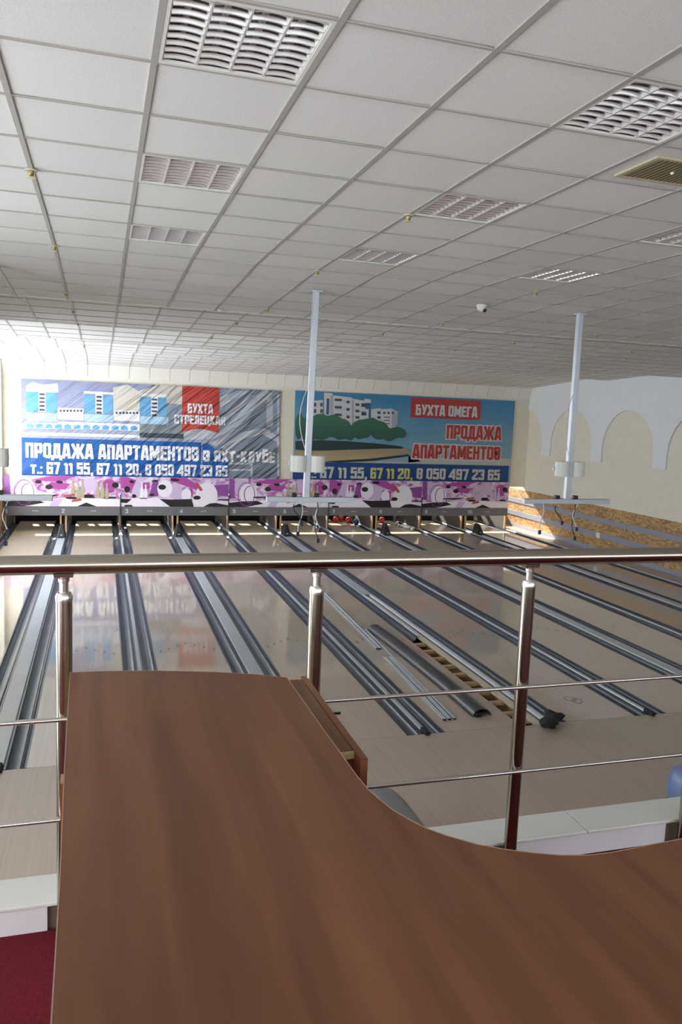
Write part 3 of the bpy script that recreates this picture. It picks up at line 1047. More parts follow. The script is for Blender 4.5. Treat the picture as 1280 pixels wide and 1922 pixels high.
for p in range(5):
    x0, x1 = p * PAIR + 0.004, (p + 1) * PAIR - 0.004
    t = thing('masking_board', ((x0 + x1) / 2, MY, Z0), 'purple bowling-themed masking board over lanes %s and %s' % (NUM[2 * p + 1], NUM[2 * p + 2]), 'masking board', 'masking boards over the pins')
    xm = (x0 + x1) / 2 - 0.02
    for a, b in ((x0, xm - 0.003), (xm + 0.003, x1)):
        obj('picture_panel', MB().box(a, b, MY, MY + 0.03, Z1, Z2), 'mask_swirl', t)
        obj('number_bar', MB().box(a, b, MY - 0.012, MY + 0.03, Z0, Z1), 'mask_bar', t)
    obj('support_frame', MB().box(x0, x1, MY + 0.03, MY + 0.06, Z0, Z1 + 0.1), 'black_plastic', t)
    wd, hg = x1 - x0, Z2 - Z1
    U = lambda u, v: (x0 + u * wd, Z1 + v * hg)
    rw = lambda k: k * wd

    def art(name, mat, layer, polys):
        for i_, q in enumerate(polys):
            obj(name, MB().flat_y(q, MY - 0.0025 * layer - 0.0003 * i_), mat, t)
    quad = lambda *pts: [U(*q) for q in pts]
    E_ = lambda u, v, a, b, rot=0.0: ell(*U(u, v), a * wd, b * hg, 20, rot)
    if p % 2 == 0:
        art('print_floor', 'mask_white', 1, [quad((0, .002), (1, .002), (1, .24), (.55, .30), (.2, .20), (0, .22))])
        art('print_shadow', 'mask_purple', 1, [quad((0.002, .3), (.06, .3), (.05, .998), (.002, .998)), quad((.86, .4), (.95, .5), (.93, .62), (.85, .55))])
        art('print_glow', 'mask_magenta', 2, [quad((.22, .86), (.45, .80), (.62, .998), (.4, .998)), quad((.34, .62), (.52, .55), (.56, .75), (.40, .80)), E_(.90, .72, .06, .2)])
        art('print_lilac', 'mask_lilac', 1, [quad((.06, .5), (.2, .85), (.1, .98), (.06, .98)), E_(.74, .72, .07, .22), quad((.38, .002), (.46, .002), (.5, .25), (.42, .25))])
        m = MB()
        ring(m, *U(.17, .45), .085 * wd, .42 * hg, .02, MY - 0.010)
        ring(m, *U(.20, .45), .055 * wd, .30 * hg, .025, MY - 0.010, 1.4, 4.9)
        obj('print_ring', m, 'mask_purple', t)
        art('print_ball', 'mask_white', 2, [E_(.19, .45, .085, .38)])
        art('print_hole', 'mask_black', 4, [E_(.29, .80, .028, .06), E_(.47, .80, .030, .05, -.1), E_(.38, .64, .030, .08), E_(.955, .72, .03, .09), E_(.57, .28, .05, .04)])
        art('print_check', 'mask_black', 3, [quad((0.002, .002), (.17, .002), (.34, .12), (.28, .22), (.12, .2), (.002, .14)), quad((.62, .002), (.79, .002), (.70, .13)),
                                             quad((.24, .32), (.42, .32), (.47, .38), (.24, .37)), quad((.66, .28), (.78, .28), (.75, .40), (.69, .40)), quad((.84, .27), (.97, .27), (.96, .33), (.86, .33))])
        m = MB()
        for u, h_ in ((.585, .62), (.63, .5), (.665, .62), (.80, .55), (.84, .62), (.88, .5)):
            m.flat_y(quad((u - .016, .28), (u + .016, .28), (u + .018, .28 + .4 * h_), (u + .006, .28 + .75 * h_), (u + .008, .28 + h_), (u - .008, .28 + h_), (u - .006, .28 + .75 * h_), (u - .018, .28 + .4 * h_)), MY - 0.010)
        obj('print_pins', m, 'mask_khaki' if p != 4 else 'mask_lilac', t)
        art('print_flash', 'mask_red', 5, [quad((.50, .30), (.60, .36), (.60, .42), (.51, .38)), quad((.57, .14), (.66, .20), (.65, .28), (.58, .22))])
    else:
        art('print_floor', 'mask_white', 1, [quad((0, .002), (1, .002), (1, .2), (.8, .22), (.35, .30), (0, .28))])
        art('print_glow', 'mask_magenta', 2, [quad((.002, .62), (.10, .55), (.14, .9), (.06, .998), (.002, .998)), quad((.45, .9), (.72, .55), (.76, .62), (.6, .998), (.45, .998)),
                                              quad((.56, .42), (.66, .35), (.66, .6), (.57, .66)), quad((.20, .6), (.26, .6), (.26, .82), (.2, .82))])
        art('print_shadow', 'mask_purple', 2, [quad((.86, .42), (.998, .36), (.998, .80), (.84, .74)), quad((.26, .35), (.34, .35), (.34, .9), (.29, .9))])
        art('print_lilac', 'mask_lilac', 1, [quad((.1, .35), (.2, .35), (.2, .98), (.1, .9)), E_(.5, .55, .06, .3)])
        art('print_ball', 'mask_white', 3, [E_(.79, .40, .105, .44), E_(.40, .62, .07, .3), E_(.60, .42, .045, .22)])
        art('print_hole', 'mask_black', 4, [E_(.057, .58, .026, .11), E_(.10, .84, .022, .05, -.1), E_(.375, .67, .035, .09), E_(.31, .88, .03, .035, .1), E_(.49, .92, .042, .05), E_(.70, .32, .035, .07), E_(.12, .36, .02, .06), E_(.28, .40, .025, .05)])
        art('print_check', 'mask_black', 5, [quad((.35, .27), (.45, .25), (.65, .27), (.67, .002), (.45, .002)), quad((.002, .26), (.10, .26), (.055, .12), (.002, .14)), quad((.17, .27), (.24, .27), (.23, .35), (.18, .35)),
                                             quad((.76, .002), (.998, .002), (.998, .06), (.88, .14), (.82, .12)), quad((.90, .24), (.998, .22), (.998, .27), (.90, .28)), quad((.03, .002), (.11, .002), (.10, .06), (.04, .06))])
        m = MB()
        for u, h_ in ((.19, .55), (.225, .45)):
            m.flat_y(quad((u - .016, .3), (u + .016, .3), (u + .018, .3 + .4 * h_), (u + .006, .3 + .75 * h_), (u + .008, .3 + h_), (u - .008, .3 + h_), (u - .006, .3 + .75 * h_), (u - .018, .3 + .4 * h_)), MY - 0.016)
        obj('print_pins', m, 'mask_white', t)
        art('print_flash', 'mask_red', 6, [quad((.67, .80), (.70, .84), (.755, .58), (.73, .55))])
    for q in (0, 1):
        n = 2 * p + 1 + q
        cx = x0 + wd * ((0.055 if p else .5 - .5) + 0.50 * q) + (0.06 if p == 0 and q == 0 else 0.0)
        m = MB()
        s = str(n)
        wdt = 0.085 * len(s)
        text_mesh(m, s, cx - wdt / 2, cx + wdt / 2, 0.575, 0.70, MY - 0.0135, 0.0)
        obj('lane_number', m, 'mask_ink', t)
        lx = x0 + wd * (0.24 + 0.5 * q)
        m = MB()
        for i in range(3):
            m.flat_y([(lx + i * 0.055, 0.625), (lx + i * 0.055 + 0.042, 0.625), (lx + i * 0.055 + 0.042, 0.65), (lx + i * 0.055, 0.65)], MY - 0.0135)
        obj('bar_logo', m, 'mask_ink', t)
for k, x in enumerate(narrow_x[1:5]):
    t = thing('divider_post', (x, MY - 0.04, 0.02), 'thin dark upright rod where lanes %s and %s meet the boards' % (NUM[2 * k + 2], NUM[2 * k + 3]), 'post', 'thin posts in front of the boards')
    obj('rod', MB().tube([(x, MY - 0.04, 0.02), (x, MY - 0.04, 1.15)], 0.016, 8), 'black_plastic', t)
    obj('rod_foot', MB().box(x - 0.03, x + 0.03, MY - 0.07, MY - 0.014, 0.024, 0.05), 'aluminium', t)
    obj('rod_tip', MB().tube([(x, MY - 0.04, 1.15), (x, MY - 0.04, 1.2)], 0.02, 8), 'mask_white', t)

# plywood kickbacks carrying the boards, pit curtains, balls and pins in the pit
def kickback(x, z0, lab):
    t = thing('kickback_panel', (x, MY + 0.06, z0), lab, 'panel', 'plywood kickback panels')
    obj('panel_sheet', MB().box(x - 0.018, x + 0.018, MY + 0.14, 18.5, z0, 0.92), 'kick_shade', t)
    obj('front_batten', MB().box(x - 0.024, x + 0.024, MY + 0.06, MY + 0.14, z0, 0.92), 'plywood', t)


for k, x in enumerate(wide_x):
    for sd in (-0.075, 0.075):
        kickback(x + sd, 0.0245, 'upright plywood-fronted kickback panel on a wide ball-return cover')
for k, x in enumerate(narrow_x):
    xa = x if 0 < k < 5 else (x + 0.035 if k == 0 else x - 0.02)
    kickback(xa, 0.0255, 'upright plywood-fronted kickback panel on a narrow divider strip')
for n in range(1, 11):
    x0, x1 = lanes[n]
    tag(obj('pit_curtain', MB().box(x0 - 0.18, x1 + 0.18, 18.75, 18.8, -0.36, 0.42), 'curtain_black'), 'black pit curtain hanging behind the pin deck of lane %s' % NUM[n], 'curtain', 'pit curtains')


def ball(name, x, y, r, mat, lab):
    m = MB()
    vs, fs, n1, n2 = [], [], 10, 16
    for i in range(n1 + 1):
        a = math.pi * i / n1
        for j in range(n2):
            b_ = 2 * math.pi * j / n2
            vs.append((x + r * math.sin(a) * math.cos(b_), y + r * math.sin(a) * math.sin(b_), r - r * math.cos(a) + 0.001))
    for i in range(n1):
        for j in range(n2):
            fs.append((i * n2 + j, i * n2 + (j + 1) % n2, (i + 1) * n2 + (j + 1) % n2, (i + 1) * n2 + j))
    m.add(vs, fs)
    t = thing(name, (x, y, 0.001), lab, 'ball', 'bowling balls left on the pin decks')
    obj('ball_shell', m, mat, t, smooth=True)
    h = MB()
    for dx, dz in ((-0.03, .02), (0.03, .02), (0, -.03)):
        c = Vector((x + dx, y, r + dz))
        dy = math.sqrt(r * r - dx * dx - dz * dz)
        h.tube([(c.x, y - dy - 0.001, c.z), (c.x, y - dy + 0.004, c.z)], 0.012, 8)
    obj('finger_hole', h, 'black_plastic', t)


for px, py, mat, lab in ((630, 975, 'ball_red', 'red bowling ball beside the divider on the pin deck of lane seven'), (638, 972, 'ball_red', 'red bowling ball behind another red ball under board seven'),
                         (654, 976, 'ball_red', 'red bowling ball near the middle of the lane seven deck'), (668, 980, 'ball_blue', 'blue bowling ball by the plywood under board seven'),
                         (704, 974, 'ball_green', 'green bowling ball on the pin deck of lane eight'), (717, 976, 'ball_red', 'red bowling ball next to the green ball on lane eight')):
    q = at_z(px, py, 0.108)
    ball('bowling_ball', q.x, min(q.y, 18.4), 0.108, mat, lab)


def pin(px, py, rot, lab):
    q = at_z(px, py, 0.05)
    prof = [(0.0, 0.026), (0.05, 0.045), (0.115, 0.058), (0.19, 0.045), (0.25, 0.025), (0.29, 0.023), (0.34, 0.031), (0.375, 0.018), (0.38, 0.004)]
    d = Vector((math.cos(rot), math.sin(rot), 0))
    base = Vector((q.x, q.y, 0.0585)) - d * 0.19
    t = thing('bowling_pin', (q.x, q.y, 0), lab, 'pin', 'fallen bowling pins')
    obj('pin_body', MB().tube([base + d * a for a, r in prof], [r for a, r in prof], 12), 'pin_white', t, smooth=True)
    obj('neck_band', MB().tube([base + d * 0.252, base + d * 0.275], 0.0255, 12), 'pin_red', t)


for px, py, rot in ((612, 977, 0.2), (704, 986, 0.4), (745, 982, 1.0), (768, 990, -0.3), (775, 993, 0.9), (754, 987, 2.2), (716, 990, 2.6), (650, 985, 0.3)):
    pin(px, py, rot, 'white bowling pin lying fallen under the masking boards')

# ------------------------------------------------------------------ banners
BY = 16.405


def bp(px, py):
    q = at_y(px, py, BY)
    return (q.x, q.z)


def print_part(name, parent, mat, layer, polys):
    if len(polys) > 16:      # rows of tiny printed windows
        m = MB()
        for q in polys:
            m.flat_y(q, BY - 0.004 * layer)
        obj(name, m, mat, parent)['kind'] = 'stuff'
        return
    for i_, q in enumerate(polys):
        obj(name, MB().flat_y(q, BY - 0.004 * layer - 0.0003 * (i_ % 12)), mat, parent)


def R_(x0, y0, x1, y1, dy=None):
    """rectangle from photo pixels, following the slope of the banner"""
    a, b = bp(x0, y0), bp(x1, y1)
    return [(a[0], b[1]), (b[0], b[1]), (b[0], a[1]), (a[0], a[1])]


def slope_rect(x0, x1, z0, z1):
    return [(x0, z0), (x1, z0), (x1, z1), (x0, z1)]


# left banner
bl0, bl1, bz0, bz1 = 0.50, 8.25, 1.45, 4.515
t = thing('advertising_banner', ((bl0 + bl1) / 2, BY, bz0), 'creased blue apartment-sale banner with yacht-club picture and red pennant', 'banner')
obj('sheet', MB().box(bl0, bl1, BY, BY + 0.012, bz0, bz1), 'v_sky_l', t)
P_ = lambda *pts: [bp(*q) for q in pts]
print_part('print_haze', t, 'v_slate_l', 1, [P_((262, 745), (345, 748), (345, 826), (262, 824)), P_((412, 729), (524, 735), (524, 897), (428, 897), (391, 842), (412, 820))])
print_part('print_clouds', t, 'v_cream_l', 1, [P_((49, 724), (62, 717), (80, 722), (108, 719), (110, 737), (49, 737)), P_((212, 727), (240, 722), (262, 735), (262, 770), (213, 770)), P_((262, 733), (300, 722), (342, 726), (342, 760), (262, 750))])
print_part('print_arch_fold', t, 'v_mist_l', 2, [P_((391, 830), (430, 795), (470, 752), (500, 732), (512, 738), (480, 765), (440, 808), (405, 838)),  # printed arches and columns; pale diagonals paint light caught on the folds
                                            P_((415, 840), (450, 812), (495, 803), (520, 818), (520, 830), (492, 815), (455, 824), (425, 848)),
                                            P_((500, 745), (512, 748), (512, 800), (500, 802)), P_((520, 738), (524, 738), (524, 893), (520, 893)),
                                            P_((345, 800), (395, 800), (412, 806), (395, 824), (345, 826)), P_((430, 868), (470, 868), (470, 872), (430, 872)), P_((430, 880), (470, 880), (470, 884), (430, 884)), P_((470, 866), (474, 866), (474, 896), (470, 896)),
                                            P_((412, 745), (450, 733), (470, 734), (412, 765)), P_((412, 785), (470, 742), (480, 742), (412, 800))])
print_part('print_towers', t, 'v_tower_l', 2, [R_(49, 735, 107, 774), R_(158, 741, 212, 777), R_(263, 745, 312, 781)])
print_part('print_terraces', t, 'v_pale_l', 2, [R_(49, 774, 107, 792), R_(158, 777, 212, 793), R_(263, 781, 316, 797)])
print_part('print_white', t, 'v_white_l', 3, [R_(72, 734, 86, 773), R_(179, 740, 193, 776), R_(284, 744, 296, 781), R_(49, 731, 107, 736), R_(157, 734, 213, 741), R_(262, 738, 313, 745),
                                              R_(108, 765, 157, 789), R_(213, 769, 262, 791), R_(48, 792, 108, 805), R_(108, 791, 262, 809), R_(49, 777, 107, 779), R_(49, 783, 107, 785), R_(158, 780, 212, 782), R_(158, 787, 212, 789), R_(40, 816, 344, 819)])
wins = []
for cx, cy in ((79, 738), (186, 743), (290, 748)):
    for i in range(5):
        wins.append(R_(cx - 5, cy + i * 7.3, cx + 5, cy + i * 7.3 + 4))
for i in range(7):
    wins.append(R_(112 + i * 6.4, 769, 112 + i * 6.4 + 4, 773))
    wins.append(R_(217 + i * 6.4, 773, 217 + i * 6.4 + 4, 777))
wins += [R_(262, 812, 344, 824), R_(42, 806, 150, 809)]
print_part('print_windows', t, 'v_dark_l', 4, wins)
arch = []
for i in range(12):
    x = 50 + i * 17.7
    arch.append(R_(x, 796 + i * 0.45, x + 13, 803 + i * 0.45))
    arch.append(P_((x + 1, 796.2 + i * .45), (x + 6.5, 794 + i * .45), (x + 12, 796.2 + i * .45)))
print_part('print_arcade', t, 'v_tower_l', 5, arch)
print_part('print_sea', t, 'v_sea_l', 2, [R_(40, 809, 262, 816), R_(262, 797, 344, 814)])
print_part('blue_field', t, 'v_blue_l', 3, [slope_rect(bl0, 5.75, bz0, 2.80) , P_((391, 833), (402, 842), (428, 868), (428, 897), (380, 897), (380, 833))])
print_part('red_pennant', t, 'v_red_l', 4, [P_((342, 724), (412, 728), (410, 813), (385, 806), (368, 805), (341, 811))])
m = MB()
text_mesh(m, 'БУХТА', *[v for v in (bp(352, 757)[0], bp(400, 760)[0])], bp(345, 775)[1], bp(352, 757)[1], BY - 0.026)
text_mesh(m, 'СТРЕЛЕЦКАЯ', bp(327, 777)[0], bp(423, 780)[0], bp(327, 795)[1], bp(327, 778)[1], BY - 0.026)
obj('pennant_lettering', m, 'v_white_l', t)
m = MB()
text_mesh(m, 'ПРОДАЖА АПАРТАМЕНТОВ в яхт-клубе', 0.61, 8.12, 2.21, 2.655, BY - 0.026)
text_mesh(m, 'т.: 67 11 55, 67 11 20, 8 050 497 23 65', 0.74, 6.60, 1.735, 2.09, BY - 0.026)
obj('main_lettering', m, 'v_white_l', t)

# right banner
br0, br1 = 8.73, 16.66
t = thing('advertising_banner', ((br0 + br1) / 2, BY, bz0), 'smooth blue seaside apartment-sale banner with white hotel and red lettering', 'banner')
obj('sheet', MB().box(br0, br1, BY, BY + 0.012, bz0, 4.55), 'v_sky_r', t)
print_part('print_haze', t, 'v_haze_r', 1, [slope_rect(12.75, br1, 2.28, 2.52), slope_rect(br0, 12.75, 2.26, 2.33)])
print_part('print_sea', t, 'v_sea_r', 1, [P_((690, 864), (770, 852), (790, 866), (760, 869), (690, 869))])
print_part('print_hotel', t, 'v_white_r', 2, [P_((587, 752), (606, 751), (606, 785), (587, 785)), P_((608, 737), (624, 738), (624, 780), (608, 780)), P_((625, 742), (660, 746), (663, 812), (625, 800)),
                                              P_((660, 748), (694, 754), (694, 800), (660, 812)), P_((685, 748), (696, 750), (696, 757), (680, 756)), P_((696, 768), (714, 766), (714, 790), (696, 800)), P_((714, 768), (735, 767), (746, 773), (746, 795), (735, 808), (714, 800))])
print_part('print_shade', t, 'v_shade_r', 3, [P_((660, 750), (664, 751), (664, 806), (660, 806)), P_((735, 769), (746, 775), (746, 795), (735, 805)), P_((620, 742), (625, 742), (625, 790), (620, 790)), R_(626, 752, 655, 754), R_(626, 768, 655, 770), R_(664, 771, 684, 773)])
wins = []
for i in range(2):
    for j in range(2):
        wins.append(R_(589 + i * 12, 756 + j * 12, 593 + i * 12, 763 + j * 12))
for j in range(3):
    wins.append(R_(628, 748 + j * 14, 641, 753 + j * 14))
    wins.append(R_(650, 752 + j * 14, 656, 757 + j * 14))
    wins.append(R_(667, 757 + j * 12, 674, 762 + j * 12))
    wins.append(R_(678, 757 + j * 16, 687, 764 + j * 16))
    wins.append(R_(719 + j * 8, 773, 723 + j * 8, 777))
    wins.append(R_(708, 772 + j * 9, 714, 777 + j * 9))
    wins.append(R_(720, 782 + j * 6, 732, 784 + j * 6))
print_part('print_windows', t, 'v_dark_r', 4, wins)
print_part('print_glazing', t, 'v_glass_r', 4, [R_(613, 748, 617, 778), R_(686, 756, 694, 768), R_(692, 768, 695, 784)])
trees = []
for cx, cy, rx, ry in ((562, 800, 10, 24), (580, 806, 18, 22), (600, 802, 26, 24), (622, 799, 26, 20), (640, 806, 22, 20), (655, 812, 14, 14), (678, 806, 22, 18), (695, 800, 22, 15), (712, 808, 20, 18), (730, 815, 16, 12), (745, 812, 14, 10), (755, 814, 7, 8)):
    a, b = bp(cx, cy), bp(cx + rx, cy - ry)
    e = ell(a[0], a[1], b[0] - a[0], b[1] - a[1], 14)
    rr_ = random.Random(int(cx))
    e = [(max(br0 + 0.01, a[0] + (x - a[0]) * rr_.uniform(.9, 1.08)), a[1] + (z - a[1]) * rr_.uniform(.9, 1.08)) for x, z in e]
    trees.append(e)
print_part('print_trees', t, 'v_tree_r', 5, trees)
print_part('print_undergrowth', t, 'v_tree_dark_r', 6, [P_((554, 828), (600, 826), (650, 828), (700, 832), (740, 836), (755, 838), (755, 845), (690, 845), (650, 846), (590, 846), (554, 844))])
print_part('print_beach', t, 'v_beach_r', 7, [P_((554, 845), (600, 846), (660, 844), (720, 842), (766, 842), (770, 850), (720, 858), (690, 862), (600, 866), (554, 865))])
print_part('print_water_edge', t, 'v_tree_dark_r', 8, [P_((604, 866), (690, 861), (766, 853), (768, 856), (700, 865), (640, 868))])
print_part('blue_strip', t, 'v_blue_r', 3, [slope_rect(br0, 16.58, bz0, 2.265)])
print_part('red_box', t, 'v_red_r', 3, [slope_rect(12.74, 15.34, 3.835, 4.50)])
m = MB()
text_mesh(m, 'БУХТА ОМЕГА', 12.92, 15.22, 3.92, 4.285, BY - 0.020)
obj('box_lettering', m, 'v_white_r', t)
m = MB()
text_mesh(m, 'ПРОДАЖА', 14.10, 16.20, 3.16, 3.63, BY - 0.016, fat=0.085)
text_mesh(m, 'АПАРТАМЕНТОВ', 12.88, 16.20, 2.46, 2.93, BY - 0.016, fat=0.085)
obj('lettering_outline', m, 'v_white_r', t)
m = MB()
text_mesh(m, 'ПРОДАЖА', 14.10, 16.20, 3.16, 3.63, BY - 0.024)
text_mesh(m, 'АПАРТАМЕНТОВ', 12.88, 16.20, 2.46, 2.93, BY - 0.024)
obj('red_lettering', m, 'v_red_r', t)
m = MB()
text_mesh(m, 'т.:', 9.16, 9.52, 1.735, 2.04, BY - 0.024)
obj('phone_lettering', m, 'v_ink_r', t)
m = MB()
text_mesh(m, '67 11 55,', 9.65, 11.28, 1.735, 2.115, BY - 0.024)
obj('phone_lettering', m, 'v_ink_r', t)
m = MB()
text_mesh(m, '8 050 497 23 65', 13.07, 16.24, 1.75, 2.125, BY - 0.024)
obj('phone_lettering', m, 'v_ink_r', t)
m = MB()
text_mesh(m, '67 11 20,', 11.40, 12.92, 1.74, 2.11, BY - 0.024)
obj('yellow_lettering', m, 'v_yellow_r', t)

# ------------------------------------------------------------------ louvred ceiling lights
proto = {}


def make_light(i, j):
    x0, y0, z = GX + 0.6 * i, GY + 0.6 * j, ceil_z(GY + 0.6 * j + 0.3)
    t = thing('louvre_light', (x0 + 0.3, y0 + 0.3, z), 'square louvred fluorescent light set flush in the white ceiling grid', 'ceiling light', 'louvred ceiling lights')
    O = Vector((x0 + 0.3, y0 + 0.3, z))
    if not proto:
        def part(name, mb, mat, smooth=False):
            me = mesh_of(mb, name)
            me.materials.append(MATS[mat])
            if smooth:
                for q in me.polygons:
                    q.use_smooth = True
            proto[name] = me
        h = MB()
        h.box(-.285, .285, -.285, .285, .085, .09).box(-.29, -.285, -.29, .29, 0, .09).box(.285, .29, -.29, .29, 0, .09).box(-.29, .29, -.29, -.285, 0, .09).box(-.29, .29, .285, .29, 0, .09)
        part('light_housing', h, 'housing')
        f = MB()
        f.box(-.296, -.272, -.296, .296, -.003, .008).box(.272, .296, -.296, .296, -.003, .008).box(-.272, .272, -.296, -.272, -.003, .008).box(-.272, .272, .272, .296, -.003, .008)
        part('light_frame', f, 'louvre_white')
        part('lamp_tube', MB().tube([(0, -.27, .065), (0, .27, .065)], .013, 10), 'lamp_tube', True)
        part('louvre_spine', MB().prism_y([(-.004, .0), (.004, .0), (.010, .022), (-.010, .022)], -.272, .272), 'louvre')
        # curved blade: widens towards its top and bows like a parabolic reflector
        b = MB()
        n = 6
        pr = []
        for s in range(n + 1):
            xx = -.062 + .124 * s / n
            bow = .006 * (1 - (2 * s / n - 1) ** 2)
            pr.append((xx, bow))
        for s in range(n):
            (xa, ba), (xb, bb) = pr[s], pr[s + 1]
            b.hexa([(xa, -.004, .001 + ba), (xb, -.004, .001 + bb), (xb, .004, .001 + bb), (xa, .004, .001 + ba)],
                   [(xa, -.009, .015 + ba), (xb, -.009, .015 + bb), (xb, .009, .015 + bb), (xa, .009, .015 + ba)])
        part('louvre_blade', b, 'louvre')

    def add(name, loc):
        o = bpy.data.objects.new(name, proto[name])
        COL.objects.link(o)
        o.parent = t
        o.location = loc
    add('light_housing', (0, 0, 0))
    add('light_frame', (0, 0, 0))
    for c in range(4):
        xc = -.204 + .136 * c
        add('lamp_tube', (xc, 0, 0))
        for r in range(9):
            add('louvre_blade', (xc, -.248 + .062 * r, 0))
    for c in range(5):
        add('louvre_spine', (-.272 + .136 * c, 0, 0))


for i, j in lights_ij:
    make_light(i, j)

# ------------------------------------------------------------------ sprinklers, dome camera, vent
spr = []
for i, rows in ((-1, (3, 7, 11, 15, 19, 24, 27)), (3, (3, 7, 11, 15, 20)), (7, (7, 11, 15, 19)), (11, (11, 15, 19)), (15, (15, 19))):
    for r in rows:
        spr.append((GX + 0.6 * i, GY + 0.6 * r))
for x, y in spr:
    z = ceil_z(y) - 0.004
    t = thing('sprinkler_head', (x, y, z), 'small yellowed sprinkler head at a joint of the ceiling grid', 'sprinkler', 'ceiling sprinklers')
    obj('rosette', MB().lathe([(0.036, z), (0.036, z - 0.007), (0.024, z - 0.006)], x, y, 16), 'sprinkler_yellow', t, smooth=True)
    obj('body', MB().lathe([(0.018, z - 0.010), (0.016, z - 0.030), (0.008, z - 0.038)], x, y, 12), 'sprinkler_brass', t, smooth=True)
    obj('deflector', MB().lathe([(0.008, z - 0.036), (0.026, z - 0.042), (0.026, z - 0.045)], x, y, 14), 'sprinkler_yellow', t)
x, y = GX + 0.6 * 6.75, GY + 0.6 * 8.6
z = ceil_z(y) - 0.004
t = thing('dome_camera', (x, y, z), 'white dome camera with dark eye on the ceiling', 'camera')
obj('camera_base', MB().lathe([(0.06, z), (0.06, z - 0.03), (0.05, z - 0.04)], x, y, 18), 'white_plastic', t, smooth=True)
dome = [(0.05, z - 0.035)] + [(0.05 * math.cos(a), z - 0.04 - 0.045 * math.sin(a)) for a in (0.2, .5, .8, 1.1, 1.4)]
obj('camera_dome', MB().lathe(dome, x, y, 18), 'white_plastic', t, smooth=True)
obj('camera_eye', MB().tube([(x + 0.02, y - 0.03, z - 0.065), (x + 0.03, y - 0.045, z - 0.075)], 0.022, 12), 'black_plastic', t)
x, y = 4.21, 1.75
z = ceil_z(y) - 0.004
t = thing('ceiling_fitting', (x, y, z), 'tiny white fitting at the first ceiling step', 'fitting')  # small plain white object, gives no light
obj('fitting_cup', MB().lathe([(0.03, z), (0.03, z - 0.02), (0.022, z - 0.03)], x, y, 14), 'white_plastic', t, smooth=True)
# vent grille in its tile
x0, y0, z = GX + 0.6 * 4 + 0.1, GY + 0.14, 5.28
x1, y1 = x0 + 0.47, y0 + 0.36
t = thing('ceiling_vent', ((x0 + x1) / 2, (y0 + y1) / 2, z), 'yellowed slatted air vent in a ceiling tile', 'vent')
f = MB()
f.box(x0, x1, y0, y0 + 0.025, z - 0.007, z + 0.003).box(x0, x1, y1 - 0.025, y1, z - 0.007, z + 0.003)
f.box(x0, x0 + 0.03, y0 + 0.025, y1 - 0.025, z - 0.007, z + 0.003).box(x1 - 0.03, x1, y0 + 0.025, y1 - 0.025, z - 0.007, z + 0.003)
obj('vent_frame', f, 'vent_beige', t)
obj('vent_backing', MB().box(x0 + 0.03, x1 - 0.03, y0 + 0.025, y1 - 0.025, z - 0.003, z + 0.002), 'vent_dark', t)
for k in range(14):
    xx = x0 + 0.04 + k * 0.0295
    obj('vent_slat', MB().hexa([(xx, y0 + 0.025, z - 0.006), (xx + 0.004, y0 + 0.025, z - 0.006), (xx + 0.004, y1 - 0.025, z - 0.006), (xx, y1 - 0.025, z - 0.006)],
                               [(xx + 0.012, y0 + 0.025, z - 0.003), (xx + 0.016, y0 + 0.025, z - 0.003), (xx + 0.016, y1 - 0.025, z - 0.003), (xx + 0.012, y1 - 0.025, z - 0.003)]), 'vent_beige', t)
obj('vent_knob', MB().lathe([(0.01, z - 0.003), (0.008, z - 0.014)], (x0 + x1) / 2, (y0 + y1) / 2, 10), 'louvre_white', t)

